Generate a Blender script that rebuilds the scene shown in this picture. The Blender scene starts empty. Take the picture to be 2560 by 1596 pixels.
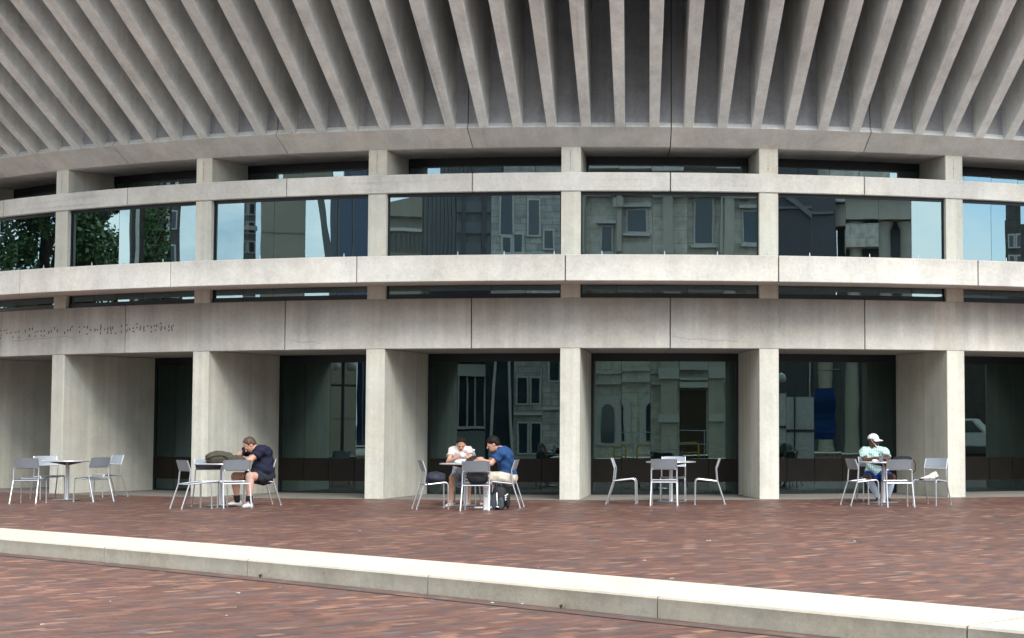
import bpy, bmesh, math, random
import numpy as np
from mathutils import Vector, Matrix
random.seed(7); rng = np.random.default_rng(7)
SC = bpy.context.scene; COL = SC.collection
pi = math.pi; sin = math.sin; cos = math.cos

# ------------------------------------------------------------------ camera
F, XP, YP, PITCH, CAMH = 4300.4, 1761.9, 798.0, 0.0624, 1.38
cd = bpy.data.cameras.new('camera'); cam = bpy.data.objects.new('camera', cd); COL.objects.link(cam)
cam.location = (0, 0, CAMH); cam.rotation_euler = (pi/2 + PITCH, 0, 0)
cd.sensor_width = 36; cd.lens = 36*F/2560; cd.shift_x = (1280 - XP)/2560
cd.clip_start = 0.1; cd.clip_end = 3000
SC.camera = cam

def ray(px, py):
    a = (px - XP)/F; b = -(py - YP)/F
    return Vector((a, cos(PITCH) - b*sin(PITCH), sin(PITCH) + b*cos(PITCH)))
def ground(px, py, z=0.0):
    d = ray(px, py); t = (z - CAMH)/d.z
    return Vector((d.x*t, d.y*t, z))
def atY(px, py, Y):
    d = ray(px, py); t = Y/d.y
    return Vector((d.x*t, Y, CAMH + d.z*t))

# ------------------------------------------------------------------ mesh builder
class MB:
    def __init__(s): s.v = []; s.f = []; s.m = []
    def add(s, vs, fs, mi=0):
        o = len(s.v); s.v += [tuple(x) for x in vs]; s.f += [tuple(i + o for i in f) for f in fs]; s.m += [mi]*len(fs); return s
    def box(s, c, size, rz=0, mi=0, M=None):
        x, y, z = [a/2 for a in size]
        vs = [Vector((sx*x, sy*y, sz*z)) for sx in (-1, 1) for sy in (-1, 1) for sz in (-1, 1)]
        if M is not None: vs = [M @ v for v in vs]
        elif rz: R = Matrix.Rotation(rz, 3, 'Z'); vs = [R @ v for v in vs]
        vs = [v + Vector(c) for v in vs]
        return s.add(vs, [(0, 1, 3, 2), (4, 6, 7, 5), (0, 4, 5, 1), (2, 3, 7, 6), (0, 2, 6, 4), (1, 5, 7, 3)], mi)
    def tube(s, pts, r, n=8, mi=0, cap=True):
        pts = [Vector(p) for p in pts]; rs = r if isinstance(r, (list, tuple)) else [r]*len(pts)
        vs = []; up = None
        for i, p in enumerate(pts):
            t = (pts[min(i+1, len(pts)-1)] - pts[max(i-1, 0)]).normalized()
            if up is None: up = Vector((0, 0, 1)) if abs(t.z) < .9 else Vector((1, 0, 0))
            a = (up - t*up.dot(t))
            if a.length < 1e-4: a = Vector((0, 1, 0)) - t*t.y
            a.normalize(); b = t.cross(a); up = a
            vs += [p + (a*cos(2*pi*k/n) + b*sin(2*pi*k/n))*rs[i] for k in range(n)]
        fs = []
        for i in range(len(pts)-1):
            for k in range(n):
                k2 = (k+1) % n; fs.append((i*n+k, i*n+k2, (i+1)*n+k2, (i+1)*n+k))
        if cap: fs += [tuple(range(n))[::-1], tuple((len(pts)-1)*n + k for k in range(n))]
        return s.add(vs, fs, mi)
    def lathe(s, prof, c=(0, 0, 0), n=24, mi=0):
        vs = []; fs = []
        for r, z in prof: vs += [(c[0] + r*cos(2*pi*k/n), c[1] + r*sin(2*pi*k/n), c[2] + z) for k in range(n)]
        for i in range(len(prof)-1):
            for k in range(n):
                k2 = (k+1) % n; fs.append((i*n+k, i*n+k2, (i+1)*n+k2, (i+1)*n+k))
        fs += [tuple(range(n))[::-1], tuple((len(prof)-1)*n + k for k in range(n))]
        return s.add(vs, fs, mi)
    def loft(s, rings, mi=0, closed=True):
        n = len(rings[0]); vs = [p for r in rings for p in r]; fs = []
        for i in range(len(rings)-1):
            for k in range(n):
                k2 = (k+1) % n; fs.append((i*n+k, i*n+k2, (i+1)*n+k2, (i+1)*n+k))
        if closed: fs += [tuple(range(n))[::-1], tuple((len(rings)-1)*n + k for k in range(n))]
        return s.add(vs, fs, mi)
    def build(s, name, mats, parent=None, smooth=False, fixn=True, bevel=0, loc=None):
        me = bpy.data.meshes.new(name); me.from_pydata(s.v, [], s.f)
        for m in (mats if isinstance(mats, (list, tuple)) else [mats]): me.materials.append(m)
        for p, k in zip(me.polygons, s.m): p.material_index = k
        if fixn:
            b = bmesh.new(); b.from_mesh(me); bmesh.ops.recalc_face_normals(b, faces=b.faces); b.to_mesh(me); b.free()
        if smooth:
            me.polygons.foreach_set('use_smooth', [True]*len(me.polygons))
        o = bpy.data.objects.new(name, me); COL.objects.link(o)
        if parent: o.parent = parent
        if loc is not None: o.location = loc
        if bevel:
            bv = o.modifiers.new('bevel', 'BEVEL'); bv.width = bevel; bv.segments = 2; bv.limit_method = 'ANGLE'; bv.angle_limit = .6
        if smooth == 'auto':
            es = o.modifiers.new('es', 'EDGE_SPLIT'); es.split_angle = .7
        return o

def tag(o, label, cat, group=None):
    o['label'] = label; o['category'] = cat
    if group: o['group'] = group
    return o
def thing(name, label, cat, loc=(0, 0, 0), rz=0, group=None):
    o = bpy.data.objects.new(name, None); COL.objects.link(o); o.location = loc; o.rotation_euler = (0, 0, rz)
    o.empty_display_size = .2
    return tag(o, label, cat, group)
def struct(o): o['kind'] = 'structure'; return o
KIDS = {}
def dup(root, loc, rz, label, group=None):
    r = root.copy(); COL.objects.link(r); r.location = loc; r.rotation_euler = (0, 0, rz); r['label'] = label
    if group: r['group'] = group
    for ch in root.children:
        c = ch.copy(); COL.objects.link(c); c.parent = r
        for g in ch.children:
            d = g.copy(); COL.objects.link(d); d.parent = c
    return r

# ------------------------------------------------------------------ materials
def newmat(name):
    m = bpy.data.materials.new(name); m.use_nodes = True; nt = m.node_tree
    return m, nt, nt.nodes['Principled BSDF']
class G:
    """tiny node helper"""
    def __init__(s, nt): s.nt = nt
    def n(s, t, **kw):
        x = s.nt.nodes.new(t)
        for k, v in kw.items(): setattr(x, k, v)
        return x
    def l(s, a, b): s.nt.links.new(a, b)
    def pos(s): return s.n('ShaderNodeNewGeometry').outputs['Position']
    def mapv(s, v, sc=(1, 1, 1), rot=(0, 0, 0)):
        m = s.n('ShaderNodeMapping'); m.inputs['Scale'].default_value = sc; m.inputs['Rotation'].default_value = rot; s.l(v, m.inputs['Vector']); return m.outputs[0]
    def noise(s, v, scale, detail=5, rough=.55):
        t = s.n('ShaderNodeTexNoise'); t.inputs['Scale'].default_value = scale; t.inputs['Detail'].default_value = detail; t.inputs['Roughness'].default_value = rough; s.l(v, t.inputs['Vector']); return t.outputs['Fac']
    def math(s, op, a, b=None, c=None, clamp=False):
        m = s.n('ShaderNodeMath', operation=op, use_clamp=clamp)
        for i, x in enumerate((a, b, c)):
            if x is None: continue
            if isinstance(x, (int, float)): m.inputs[i].default_value = x
            else: s.l(x, m.inputs[i])
        return m.outputs[0]
    def rng(s, v, a, b, c=0, d=1):
        m = s.n('ShaderNodeMapRange'); m.inputs[1].default_value = a; m.inputs[2].default_value = b; m.inputs[3].default_value = c; m.inputs[4].default_value = d; s.l(v, m.inputs[0]); return m.outputs[0]
    def mix(s, f, a, b, t='MIX'):
        m = s.n('ShaderNodeMix', data_type='RGBA', blend_type=t)
        for i, x in ((0, f), (6, a), (7, b)):
            if isinstance(x, (int, float)): m.inputs[i].default_value = x
            elif isinstance(x, tuple): m.inputs[i].default_value = (*x[:3], 1)
            else: s.l(x, m.inputs[i])
        return m.outputs[2]
    def ramp(s, f, stops, interp='LINEAR'):
        r = s.n('ShaderNodeValToRGB'); r.color_ramp.interpolation = interp; e = r.color_ramp.elements
        while len(e) < len(stops): e.new(.5)
        for x, (p, c) in zip(e, stops): x.position = p; x.color = (*c, 1)
        s.l(f, r.inputs[0]); return r.outputs[0]
    def bump(s, h, strength, dist, bsdf):
        b = s.n('ShaderNodeBump'); b.inputs['Strength'].default_value = strength; b.inputs['Distance'].default_value = dist
        s.l(h, b.inputs['Height']); s.l(b.outputs[0], bsdf.inputs['Normal'])
def setp(b, **kw):
    for k, v in kw.items(): b.inputs[k].default_value = v

def plain(name, col, rough=.6, metal=0., var=.12, scale=8., bump=0., spec=.4):
    m, nt, b = newmat(name); g = G(nt)
    co = g.n('ShaderNodeTexCoord').outputs['Object']
    n = g.noise(co, scale, 5)
    lo = tuple(c*(1-var) for c in col); hi = tuple(min(1, c*(1+var)) for c in col)
    g.l(g.ramp(n, [(.3, lo), (.7, hi)]), b.inputs['Base Color'])
    setp(b, Roughness=rough, Metallic=metal); b.inputs['Specular IOR Level'].default_value = spec
    if bump: g.bump(g.noise(co, scale*4, 4), bump, .01, b)
    return m

def concrete(name, col, blotch=.16, streak=.12, drip=None, horiz=0., warm=.0, spots=.5, boards=0., radial=0., dripk=.55):
    """weathered cast concrete; drip=(z_top, z_low) adds rain stains hanging from an edge"""
    m, nt, b = newmat(name); g = G(nt); p = g.pos()
    c0 = tuple(col)
    big = g.noise(p, .55, 4, .6)
    mid = g.noise(p, 2.3, 6, .62)
    fine = g.noise(p, 17, 6, .7)
    st = g.noise(g.mapv(p, (3.2, 3.2, .22)), 1.0, 6, .6)
    v = g.math('MULTIPLY_ADD', g.rng(big, .3, .7, -1, 1), blotch*.7, 1.0)
    v = g.math('MULTIPLY_ADD', g.rng(mid, .3, .7, -1, 1), blotch*.6, v)
    v = g.math('MULTIPLY_ADD', g.rng(fine, .25, .75, -1, 1), blotch*.62, v)
    v = g.math('MULTIPLY_ADD', g.rng(st, .3, .7, -1, 1), streak, v)
    if horiz:
        hz = g.noise(g.mapv(p, (.35, .35, 16)), 1.0, 5, .6)
        hz = g.math('MULTIPLY', g.rng(hz, .56, .72, 0, 1), g.rng(g.noise(p, .8, 3), .42, .62, 0, 1))
        v = g.math('MULTIPLY_ADD', hz, -horiz, v)
    if boards:
        bn = g.noise(g.mapv(p, (7, 7, .02)), 1.0, 1, .4)
        v = g.math('MULTIPLY_ADD', g.rng(bn, .35, .65, -1, 1), boards, v)
    oi = g.n('ShaderNodeObjectInfo').outputs['Random']
    v = g.math('MULTIPLY', v, g.rng(oi, 0, 1, .94, 1.06))
    if radial:   # runs along the sloping ribs
        sx = g.n('ShaderNodeSeparateXYZ'); g.l(p, sx.inputs[0])
        an = g.math('ARCTAN2', g.math('ADD', sx.outputs[0], 2.062), g.math('SUBTRACT', 55.19, sx.outputs[1]))
        cv = g.n('ShaderNodeCombineXYZ'); g.l(g.math('MULTIPLY', an, 260.), cv.inputs[0]); g.l(g.math('MULTIPLY', sx.outputs[2], .55), cv.inputs[1]); g.l(g.math('MULTIPLY', oi, 30.), cv.inputs[2])
        r1 = g.noise(cv.outputs[0], 1.0, 5, .62)
        v = g.math('MULTIPLY_ADD', g.rng(r1, .58, .76, 0, 1), -radial, v); v = g.math('MULTIPLY_ADD', g.rng(r1, .42, .24, 0, 1), radial*.45, v)
    # bug holes and small stains
    vo = g.n('ShaderNodeTexVoronoi'); vo.inputs['Scale'].default_value = 7.5; g.l(p, vo.inputs['Vector'])
    sp = g.rng(vo.outputs['Distance'], .055, .10, 1, 0)
    sp = g.math('MULTIPLY', sp, g.rng(g.noise(p, 1.7, 3), .52, .6, 0, 1))
    v = g.math('MULTIPLY_ADD', sp, -.28*spots, v)
    patch = g.rng(g.noise(p, 1.15, 7, .68), .60, .70, 0, 1)
    v = g.math('MULTIPLY_ADD', patch, -.12*spots, v)
    base = g.mix(1.0, c0, v, 'MULTIPLY')
    tint = g.rng(g.noise(p, .9, 4), .45, .7, 0, 1)
    base = g.mix(g.math('MULTIPLY', tint, .35 + warm), base, g.mix(1.0, base, (1.06, .99, .88), 'MULTIPLY'))
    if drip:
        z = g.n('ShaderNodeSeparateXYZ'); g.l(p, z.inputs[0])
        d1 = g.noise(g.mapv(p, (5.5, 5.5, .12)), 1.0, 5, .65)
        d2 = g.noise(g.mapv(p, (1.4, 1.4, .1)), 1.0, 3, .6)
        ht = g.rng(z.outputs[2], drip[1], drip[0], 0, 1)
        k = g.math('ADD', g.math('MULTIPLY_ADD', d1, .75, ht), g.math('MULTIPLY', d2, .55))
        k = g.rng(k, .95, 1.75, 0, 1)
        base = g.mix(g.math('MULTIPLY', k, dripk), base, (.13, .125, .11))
    g.l(base, b.inputs['Base Color']); setp(b, Roughness=.86); b.inputs['Specular IOR Level'].default_value = .25
    g.bump(g.math('ADD', fine, g.math('MULTIPLY', mid, .6)), .4, .014, b)
    return m

def brickmat(name, ang, dull=0.):
    m, nt, b = newmat(name); g = G(nt); p = g.pos()
    q = g.mapv(p, (1, 1, 1), (0, 0, -ang))
    s = g.n('ShaderNodeSeparateXYZ'); g.l(q, s.inputs[0])
    u = g.math('DIVIDE', s.outputs[0], .205); v = g.math('DIVIDE', s.outputs[1], .105)
    row = g.math('FLOOR', v); u2 = g.math('MULTIPLY_ADD', row, .5, u); colm = g.math('FLOOR', u2)
    fu = g.math('FRACT', u2); fv = g.math('FRACT', v)
    cb = g.n('ShaderNodeCombineXYZ'); g.l(colm, cb.inputs[0]); g.l(row, cb.inputs[1])
    wn = g.n('ShaderNodeTexWhiteNoise', noise_dimensions='2D'); g.l(cb.outputs[0], wn.inputs['Vector'])
    big = g.noise(p, .38, 3)
    sel = g.math('ADD', wn.outputs['Value'], g.rng(big, .3, .7, -.10, .10))
    c = g.ramp(sel, [(0, (.11, .082, .085)), (.10, (.165, .076, .058)), (.26, (.205, .095, .070)), (.44, (.13, .072, .068)), (.58, (.25, .125, .085)),
                     (.70, (.085, .062, .066)), (.78, (.19, .105, .09)), (.86, (.14, .128, .142)), (.905, (.40, .25, .17)), (.965, (.33, .18, .125))], 'CONSTANT')
    w2 = g.n('ShaderNodeSeparateColor'); g.l(wn.outputs['Color'], w2.inputs[0])
    c = g.mix(.28, c, (.175, .088, .066)); c = g.mix(1.0, c, g.rng(w2.outputs[1], 0, 1, .82, 1.18), 'MULTIPLY')
    pt = g.noise(p, .16, 4, .6); c = g.mix(1.0, c, g.rng(pt, .35, .65, .84, 1.14), 'MULTIPLY')
    fine = g.noise(p, 55, 5, .7); c = g.mix(1.0, c, g.rng(fine, .25, .75, .82, 1.18), 'MULTIPLY')
    dirt = g.rng(g.noise(p, 1.1, 6, .65), .4, .75, 0, .42); c = g.mix(dirt, c, (.15, .098, .082))
    eu = g.math('MINIMUM', fu, g.math('SUBTRACT', 1.0, fu)); ev = g.math('MINIMUM', fv, g.math('SUBTRACT', 1.0, fv))
    mu = g.math('LESS_THAN', eu, .012); mv = g.math('LESS_THAN', ev, .034)
    mort = g.math('MAXIMUM', mu, mv)
    c = g.mix(g.math('MULTIPLY', mort, .9), c, (.06, .05, .046))
    if dull: c = g.mix(dull, c, (.11, .09, .085))
    c = g.mix(1.0, c, (.72, .68, .665), 'MULTIPLY'); g.l(c, b.inputs['Base Color'])
    g.l(g.rng(w2.outputs[2], 0, 1, .4, .65), b.inputs['Roughness']); b.inputs['Specular IOR Level'].default_value = .35
    h = g.math('ADD', g.math('MULTIPLY', mort, -.8), g.math('MULTIPLY', w2.outputs[0], .5))
    g.bump(g.math('MULTIPLY_ADD', fine, .3, h), .35, .006, b)
    return m

def glassmat(name, refl, tint, thru, fac):
    m = bpy.data.materials.new(name); m.use_nodes = True; nt = m.node_tree; nt.nodes.clear(); g = G(nt)
    out = g.n('ShaderNodeOutputMaterial')
    gl = g.n('ShaderNodeBsdfGlossy'); gl.inputs['Color'].default_value = (*refl, 1); gl.inputs['Roughness'].default_value = .004
    tr = g.n('ShaderNodeBsdfTransparent'); tr.inputs['Color'].default_value = (*thru, 1)
    df = g.n('ShaderNodeBsdfDiffuse'); df.inputs['Color'].default_value = (*tint, 1)
    p = g.pos()
    nb = g.noise(g.mapv(p, (1, 1, .55)), .9, 2, .5)
    b = g.n('ShaderNodeBump'); b.inputs['Strength'].default_value = .012; b.inputs['Distance'].default_value = .05; g.l(nb, b.inputs['Height']); g.l(b.outputs[0], gl.inputs['Normal'])
    m1 = g.n('ShaderNodeMixShader'); m1.inputs[0].default_value = .10; g.l(tr.outputs[0], m1.inputs[1]); g.l(df.outputs[0], m1.inputs[2])
    fr = g.n('ShaderNodeFresnel'); fr.inputs['IOR'].default_value = 1.6
    k = g.math('MULTIPLY_ADD', fr.outputs[0], 1.0, fac, clamp=True)
    m2 = g.n('ShaderNodeMixShader'); g.l(k, m2.inputs[0]); g.l(m1.outputs[0], m2.inputs[1]); g.l(gl.outputs[0], m2.inputs[2])
    g.l(m2.outputs[0], out.inputs[0]); return m

M = {}
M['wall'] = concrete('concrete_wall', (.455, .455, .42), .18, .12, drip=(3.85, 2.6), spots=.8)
M['ledge'] = concrete('concrete_ledge', (.61, .61, .57), .19, .04, spots=1.2, drip=(4.56, 4.2), dripk=.22)
M['band'] = concrete('concrete_band', (.575, .578, .54), .19, .05, horiz=.2, spots=.8)
M['pier'] = concrete('concrete_pier', (.54, .545, .485), .13, .11, warm=.15, boards=.05)
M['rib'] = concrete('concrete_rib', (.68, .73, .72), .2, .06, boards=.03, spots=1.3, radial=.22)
M['web_shaded'] = concrete('concrete_recess_shade', (.32, .35, .375), .22, .14, boards=.06)  # dark bluish base colour carries the shade of the recesses between the ribs
M['beam'] = concrete('concrete_beam', (.61, .64, .625), .15, .08, radial=.16, spots=.9)
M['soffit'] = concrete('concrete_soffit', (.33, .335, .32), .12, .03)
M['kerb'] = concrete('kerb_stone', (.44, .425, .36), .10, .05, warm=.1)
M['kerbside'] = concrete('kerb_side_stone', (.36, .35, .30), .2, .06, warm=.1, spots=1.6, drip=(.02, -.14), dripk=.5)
M['apron'] = concrete('apron_concrete', (.20, .19, .17), .2, .0)
M['joint'] = plain('joint_filler', (.02, .02, .02), .9)
M['frame'] = plain('dark_frame', (.006, .010, .016), .4)
M['spandrel'] = plain('bronze_panel', (.008, .0065, .0045), .45, var=.3, scale=3, spec=.2)
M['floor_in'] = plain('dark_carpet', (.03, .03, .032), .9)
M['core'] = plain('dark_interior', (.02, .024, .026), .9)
M['glass'] = glassmat('tinted_glass', (.58, .82, .90), (.002, .006, .008), (.13, .20, .22), .20)
M['glass_low'] = glassmat('tinted_glass_lower', (.50, .74, .73), (.002, .005, .006), (.12, .18, .18), .085)
M['pale'] = plain('pale_bounce_sheet', (.62, .60, .56), .9, 0, .1, .2)  # pale colour of the added light-bouncing sheet
M['crack'] = plain('crack_line', (.24, .235, .22), .95)
M['patch'] = concrete('repair_patch', (.44, .425, .38), .14, .12)
M['mark'] = plain('anchor_hole_stain', (.12, .115, .105), .9)
M['alu'] = plain('satin_aluminium', (.48, .50, .53), .36, .85, .06, 6)
M['alupanel'] = plain('matt_aluminium_panel', (.24, .275, .315), .5, .3, .06, 3)
M['aluseat'] = plain('grey_seat_panel', (.17, .19, .23), .55, .2, .06, 3)
M['foot'] = plain('grey_plastic_foot', (.35, .35, .35), .6)
M['brick'] = brickmat('paving_brick', math.radians(44.5))
M['brick_edge'] = brickmat('paving_brick_edge', math.radians(-45.5), .45)
CLOUD, SKYK, SUNK, EXPO = 9.5, .15, 1.65, 1.24
# ------------------------------------------------------------------ ground
def quad3(pts):
    A = np.array([[p.x**2, p.x, 1] for p in pts]); c = np.linalg.solve(A, np.array([p.y for p in pts])); return c
cb_ = quad3([ground(0, 1321.5), ground(1280, 1420.3), ground(2560, 1530.6)])
cf_ = quad3([ground(0, 1347.5), ground(1280, 1459.6), ground(2420, 1567.6)])
def curve(c, x):
    lo, hi = -13., 6.
    xx = min(max(x, lo), hi); y = c[0]*xx*xx + c[1]*xx + c[2]
    return y + (2*c[0]*xx + c[1])*(x - xx)
STEP = .17
def sheet(name, m, pts, z):
    return struct(MB().add([(p[0], p[1], z) for p in pts], [tuple(range(len(pts)))]).build(name, m))
sheet('lower_plaza', M['brick'], [(-600, -600), (600, -600), (600, 600), (-600, 600)], -STEP)
sheet('bounce_sheet', M['pale'], [(-90, -70), (90, -70), (90, -5), (-90, -5)], -STEP + .004)  # unseen sheet behind the camera, added to bounce light under the ribs
xs = [-200, -60, -30] + [-20 + i for i in range(33)] + [20, 24]
g_ = MB(); vs = []; fs = []
for i, x in enumerate(xs):
    vs += [(x, curve(cb_, x) - .02, 0), (x + 60, 300 if x < 20 else 120, 0)]
    if i: fs.append((2*i-2, 2*i, 2*i+1, 2*i-1))
g_.add(vs, fs); up_ = struct(g_.build('upper_plaza', M['brick']))
# kerb: long light stone blocks with open joints
kb = MB()
jx = [ground(px, py).x for px, py in ((256, 1370), (615, 1401), (1068, 1441), (1644, 1491), (2417, 1567.3))]
st = (jx[-1] - jx[0])/4
edges = [jx[0] - st*k for k in range(9, 0, -1)] + jx + [jx[-1] + st*k for k in range(1, 7)]
def kpt(x, t):
    n = Vector((1, -1/(2*cf_[0]*min(max(x, -13), 6) + cf_[1]), 0)).normalized()
    if n.y < 0: n = -n
    p = Vector((x, curve(cf_, x), 0)); q = p + n*t
    return p, n
def kback(x):
    p, n = kpt(x, 0); t = 1.15
    for _ in range(6): t += (curve(cb_, (p+n*t).x) - (p+n*t).y)*n.y
    return p + n*t
for a, b in zip(edges[:-1], edges[1:]):
    rings = []
    for k in range(5):
        x = a + .006 + (b - a - .012)*k/4; f = kpt(x, 0)[0]; bk = kback(x)
        d = (bk - f).normalized()
        rings.append([(f.x, f.y, -STEP - .05), (f.x, f.y, -.012), (f.x + d.x*.012, f.y + d.y*.012, .006), (bk.x, bk.y, .006), (bk.x, bk.y, -STEP - .05)])
    kb.loft(rings)
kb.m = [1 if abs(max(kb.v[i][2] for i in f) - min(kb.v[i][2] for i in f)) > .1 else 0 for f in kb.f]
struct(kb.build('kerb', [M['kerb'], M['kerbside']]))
kj = MB()
for a, b in zip(edges[:-1], edges[1:]):
    f0, f1, b0, b1 = kpt(a, 0)[0], kpt(b, 0)[0], kback(a), kback(b)
    d0 = (b0-f0).normalized()*.02
    kj.add([(*(f0+d0).xy, -.006), (*(f1+d0).xy, -.006), (*b1.xy, -.006), (*b0.xy, -.006), (*(f0+d0).xy, -STEP), (*(f1+d0).xy, -STEP)], [(0, 1, 2, 3), (0, 4, 5, 1)])
struct(kj.build('kerb_bedding', M['joint']))
# brick edging course along the foot of the kerb, with a dark open joint
for nm, t0, t1, z, mm in (('brick_edging', .01, .235, -STEP + .004, M['brick_edge']), ('edging_joint', .235, .262, -STEP + .004, M['joint'])):
    e_ = MB(); vs = []; fs = []; xs2 = [edges[0] + (edges[-1] - edges[0])*i/80 for i in range(81)]
    for i, x in enumerate(xs2):
        p, n = kpt(x, 0); vs += [(p - n*t0)[:2] + (z,), (p - n*t1)[:2] + (z,)]
        if i: fs.append((2*i-2, 2*i, 2*i+1, 2*i-1))
    struct(e_.add(vs, fs).build(nm, mm))

# ------------------------------------------------------------------ the building
R0, D0, X0, DEL, EPS = 22.633, 32.554, -2.062, .16742, -.0216
CEN = Vector((X0, D0 + R0, 0))
ED = 2.49
ZW, ZWT, ZLB, ZLT, ZBB, ZBT, ZS = 2.863, 3.82, 4.06, 4.549, 5.86, 6.215, 6.708
A1, Z1 = .475, 7.008; SL = .794; AE = 7.0; ZE = Z1 + SL*(AE - A1)
def TH(i): return (i - 3)*DEL + EPS
def PT(r, th, z): return Vector(((R0 + r)*sin(th), -(R0 + r)*cos(th), z))
B = thing('concrete_building', 'curved grey concrete building with radiating ribs under its overhang and bands of dark windows', 'building', CEN)
def sweep(mb, prof, t0, t1, n=5, mi=0):
    return mb.loft([[PT(r, t0 + (t1 - t0)*k/n, z) for r, z in prof] for k in range(n+1)], mi)
IA, IB = -2, 7     # pier indices
GAP = .009         # half joint, metres at facade radius
def ga(r=0): return GAP/R0
# piers
for i in range(IA, IB+1):
    mb = MB(); t = TH(i); T = Vector((cos(t), sin(t), 0)); hw = .189
    rr = random.uniform(.996, 1.004)
    c1 = PT(-ED/2, t, ZW/2); mb.box(c1, (2*hw, ED, ZW + .01), rz=t)
    c2 = PT(-.63, t, (ZW + ZS)/2 + .005); mb.box(c2, (2*hw - .006, 1.26, ZS - ZW - .002), rz=t)
    mb.build('pier', M['pier'], B, bevel=.012)
    # column of small stain dashes down each pier stub
    for k in range(9):
        z = ZBT + .06 + k*.044
        p = PT(.001, t, z) - T*.012
        MB().box(p, (random.uniform(.008, .017), .006, random.uniform(.012, .026)), rz=t).build('stain_mark', M['mark'], B)
# panels jointed at mid-bay
for i in range(IA, IB):
    a, b = TH(i - .5) + ga(), TH(i + .5) - ga()
    if i == IA: a = TH(i - .2)
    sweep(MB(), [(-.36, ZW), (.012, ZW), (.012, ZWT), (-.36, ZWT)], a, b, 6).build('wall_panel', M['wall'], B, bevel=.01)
    sweep(MB(), [(-.22, ZBB), (.035, ZBB), (.035, ZBT), (-.22, ZBT)], a, b, 6).build('band_panel', M['band'], B, bevel=.012)
    sweep(MB(), [(-1.3, ZS), (0, ZS), (A1, Z1 - .0), (A1 - .012, Z1 + .01), (A1 - .075, Z1 + .10), (A1 - .5, Z1 + .10), (-1.3, ZS + .3)], a, b, 6).build('edge_beam', M['beam'], B)
    sweep(MB(), [(A1 - .5, Z1 + .10), (A1 - .075, Z1 + .10), (A1 - .35, ZE + .3), (A1 - .8, ZE + .3)], a, b, 6).build('upper_wall', M['web_shaded'], B)
    sweep(MB(), [(-ED - .1, ZW + .004), (-.36, ZW + .004), (-.36, ZW + .25), (-ED - .1, ZW + .25)], a, b, 6).build('soffit', M['soffit'], B)
    # projecting ledge: pier to pier
    a2, b2 = TH(i) + ga(), TH(i + 1) - ga()
    sweep(MB(), [(-.14, ZLB + .02), (.994, ZLB), (.994, ZLT), (-.14, ZLT)], a2, b2, 6).build('ledge_panel', M['ledge'], B, bevel=.014)
    for q in (.14, .47, .72, .93):
        p = PT(.90, a2 + (b2-a2)*(q + random.uniform(-.03, .03)), ZLT)
        MB().lathe([(.014, 0), (.012, .03), (.006, .07), (.002, .078)], p, 6).build('ledge_pin', M['alu'], B)
# backing behind open joints
bk = MB()
sweep(bk, [(-.37, ZW + .26), (-.05, ZW + .26), (-.05, ZWT - .02), (-.37, ZWT - .02)], TH(IA), TH(IB), 50)
sweep(bk, [(-.21, ZBB + .02), (-.03, ZBB + .02), (-.03, ZBT - .02), (-.21, ZBT - .02)], TH(IA), TH(IB), 50)
sweep(bk, [(-.10, ZLB + .05), (.93, ZLB + .03), (.93, ZLT - .03), (-.10, ZLT - .03)], TH(IA), TH(IB), 50)
sweep(bk, [(-1.2, ZS + .04), (-.02, ZS + .04), (A1 - .13, Z1 + .02), (A1 - .41, ZE), (A1 - .7, ZE), (-1.2, ZS + .25)], TH(IA), TH(IB), 50)
bk.build('joint_backing', M['joint'], B)
# ribs
for k in range((IA)*6 + 3, (IB-1)*6 + 3):
    t = TH(0) + (k + .5)/6*DEL + DEL*0
    mb = MB(); T = Vector((cos(t), sin(t), 0)); O = Vector((sin(t), -cos(t), 0))
    n = 6; rows = []
    w0 = .182; 
    def w(a): return (w0 + .032*(a - A1))/2
    rings = []
    for j in range(n+1):
        a = A1 - .001 + (AE - A1)*j/n; zb = Z1 + SL*(a - A1); ch = .007
        c = PT(a, t, 0); rb = A1 - .2
        W = w(a)
        rings.append([c + T*(-W) + Vector((0, 0, zb + ch)), c + T*(-W + ch) + Vector((0, 0, zb)), c + T*(W - ch) + Vector((0, 0, zb)), c + T*W + Vector((0, 0, zb + ch)),
                      c + T*W + Vector((0, 0, ZE + .2)), c + T*(-W) + Vector((0, 0, ZE + .2))])
    # root of the rib dies into the edge beam
    a = A1 - .75; c = PT(a, t, 0); W = w(A1)
    rings.insert(0, [c + T*(-W) + Vector((0, 0, Z1 + .01)), c + T*(-W+.007) + Vector((0, 0, Z1 + .008)), c + T*(W-.007) + Vector((0, 0, Z1 + .008)), c + T*W + Vector((0, 0, Z1 + .01)), c + T*W + Vector((0, 0, ZE + .2)), c + T*(-W) + Vector((0, 0, ZE + .2))])
    mb.loft(rings).build('rib', M['rib'], B)
sweep(MB(), [(-8, ZE + .205), (AE + .3, ZE + .205), (AE + .3, ZE + .7), (-8, ZE + .7)], TH(IA - .4), TH(IB + .0), 40).build('roof_slab', M['web_shaded'], B)
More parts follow.
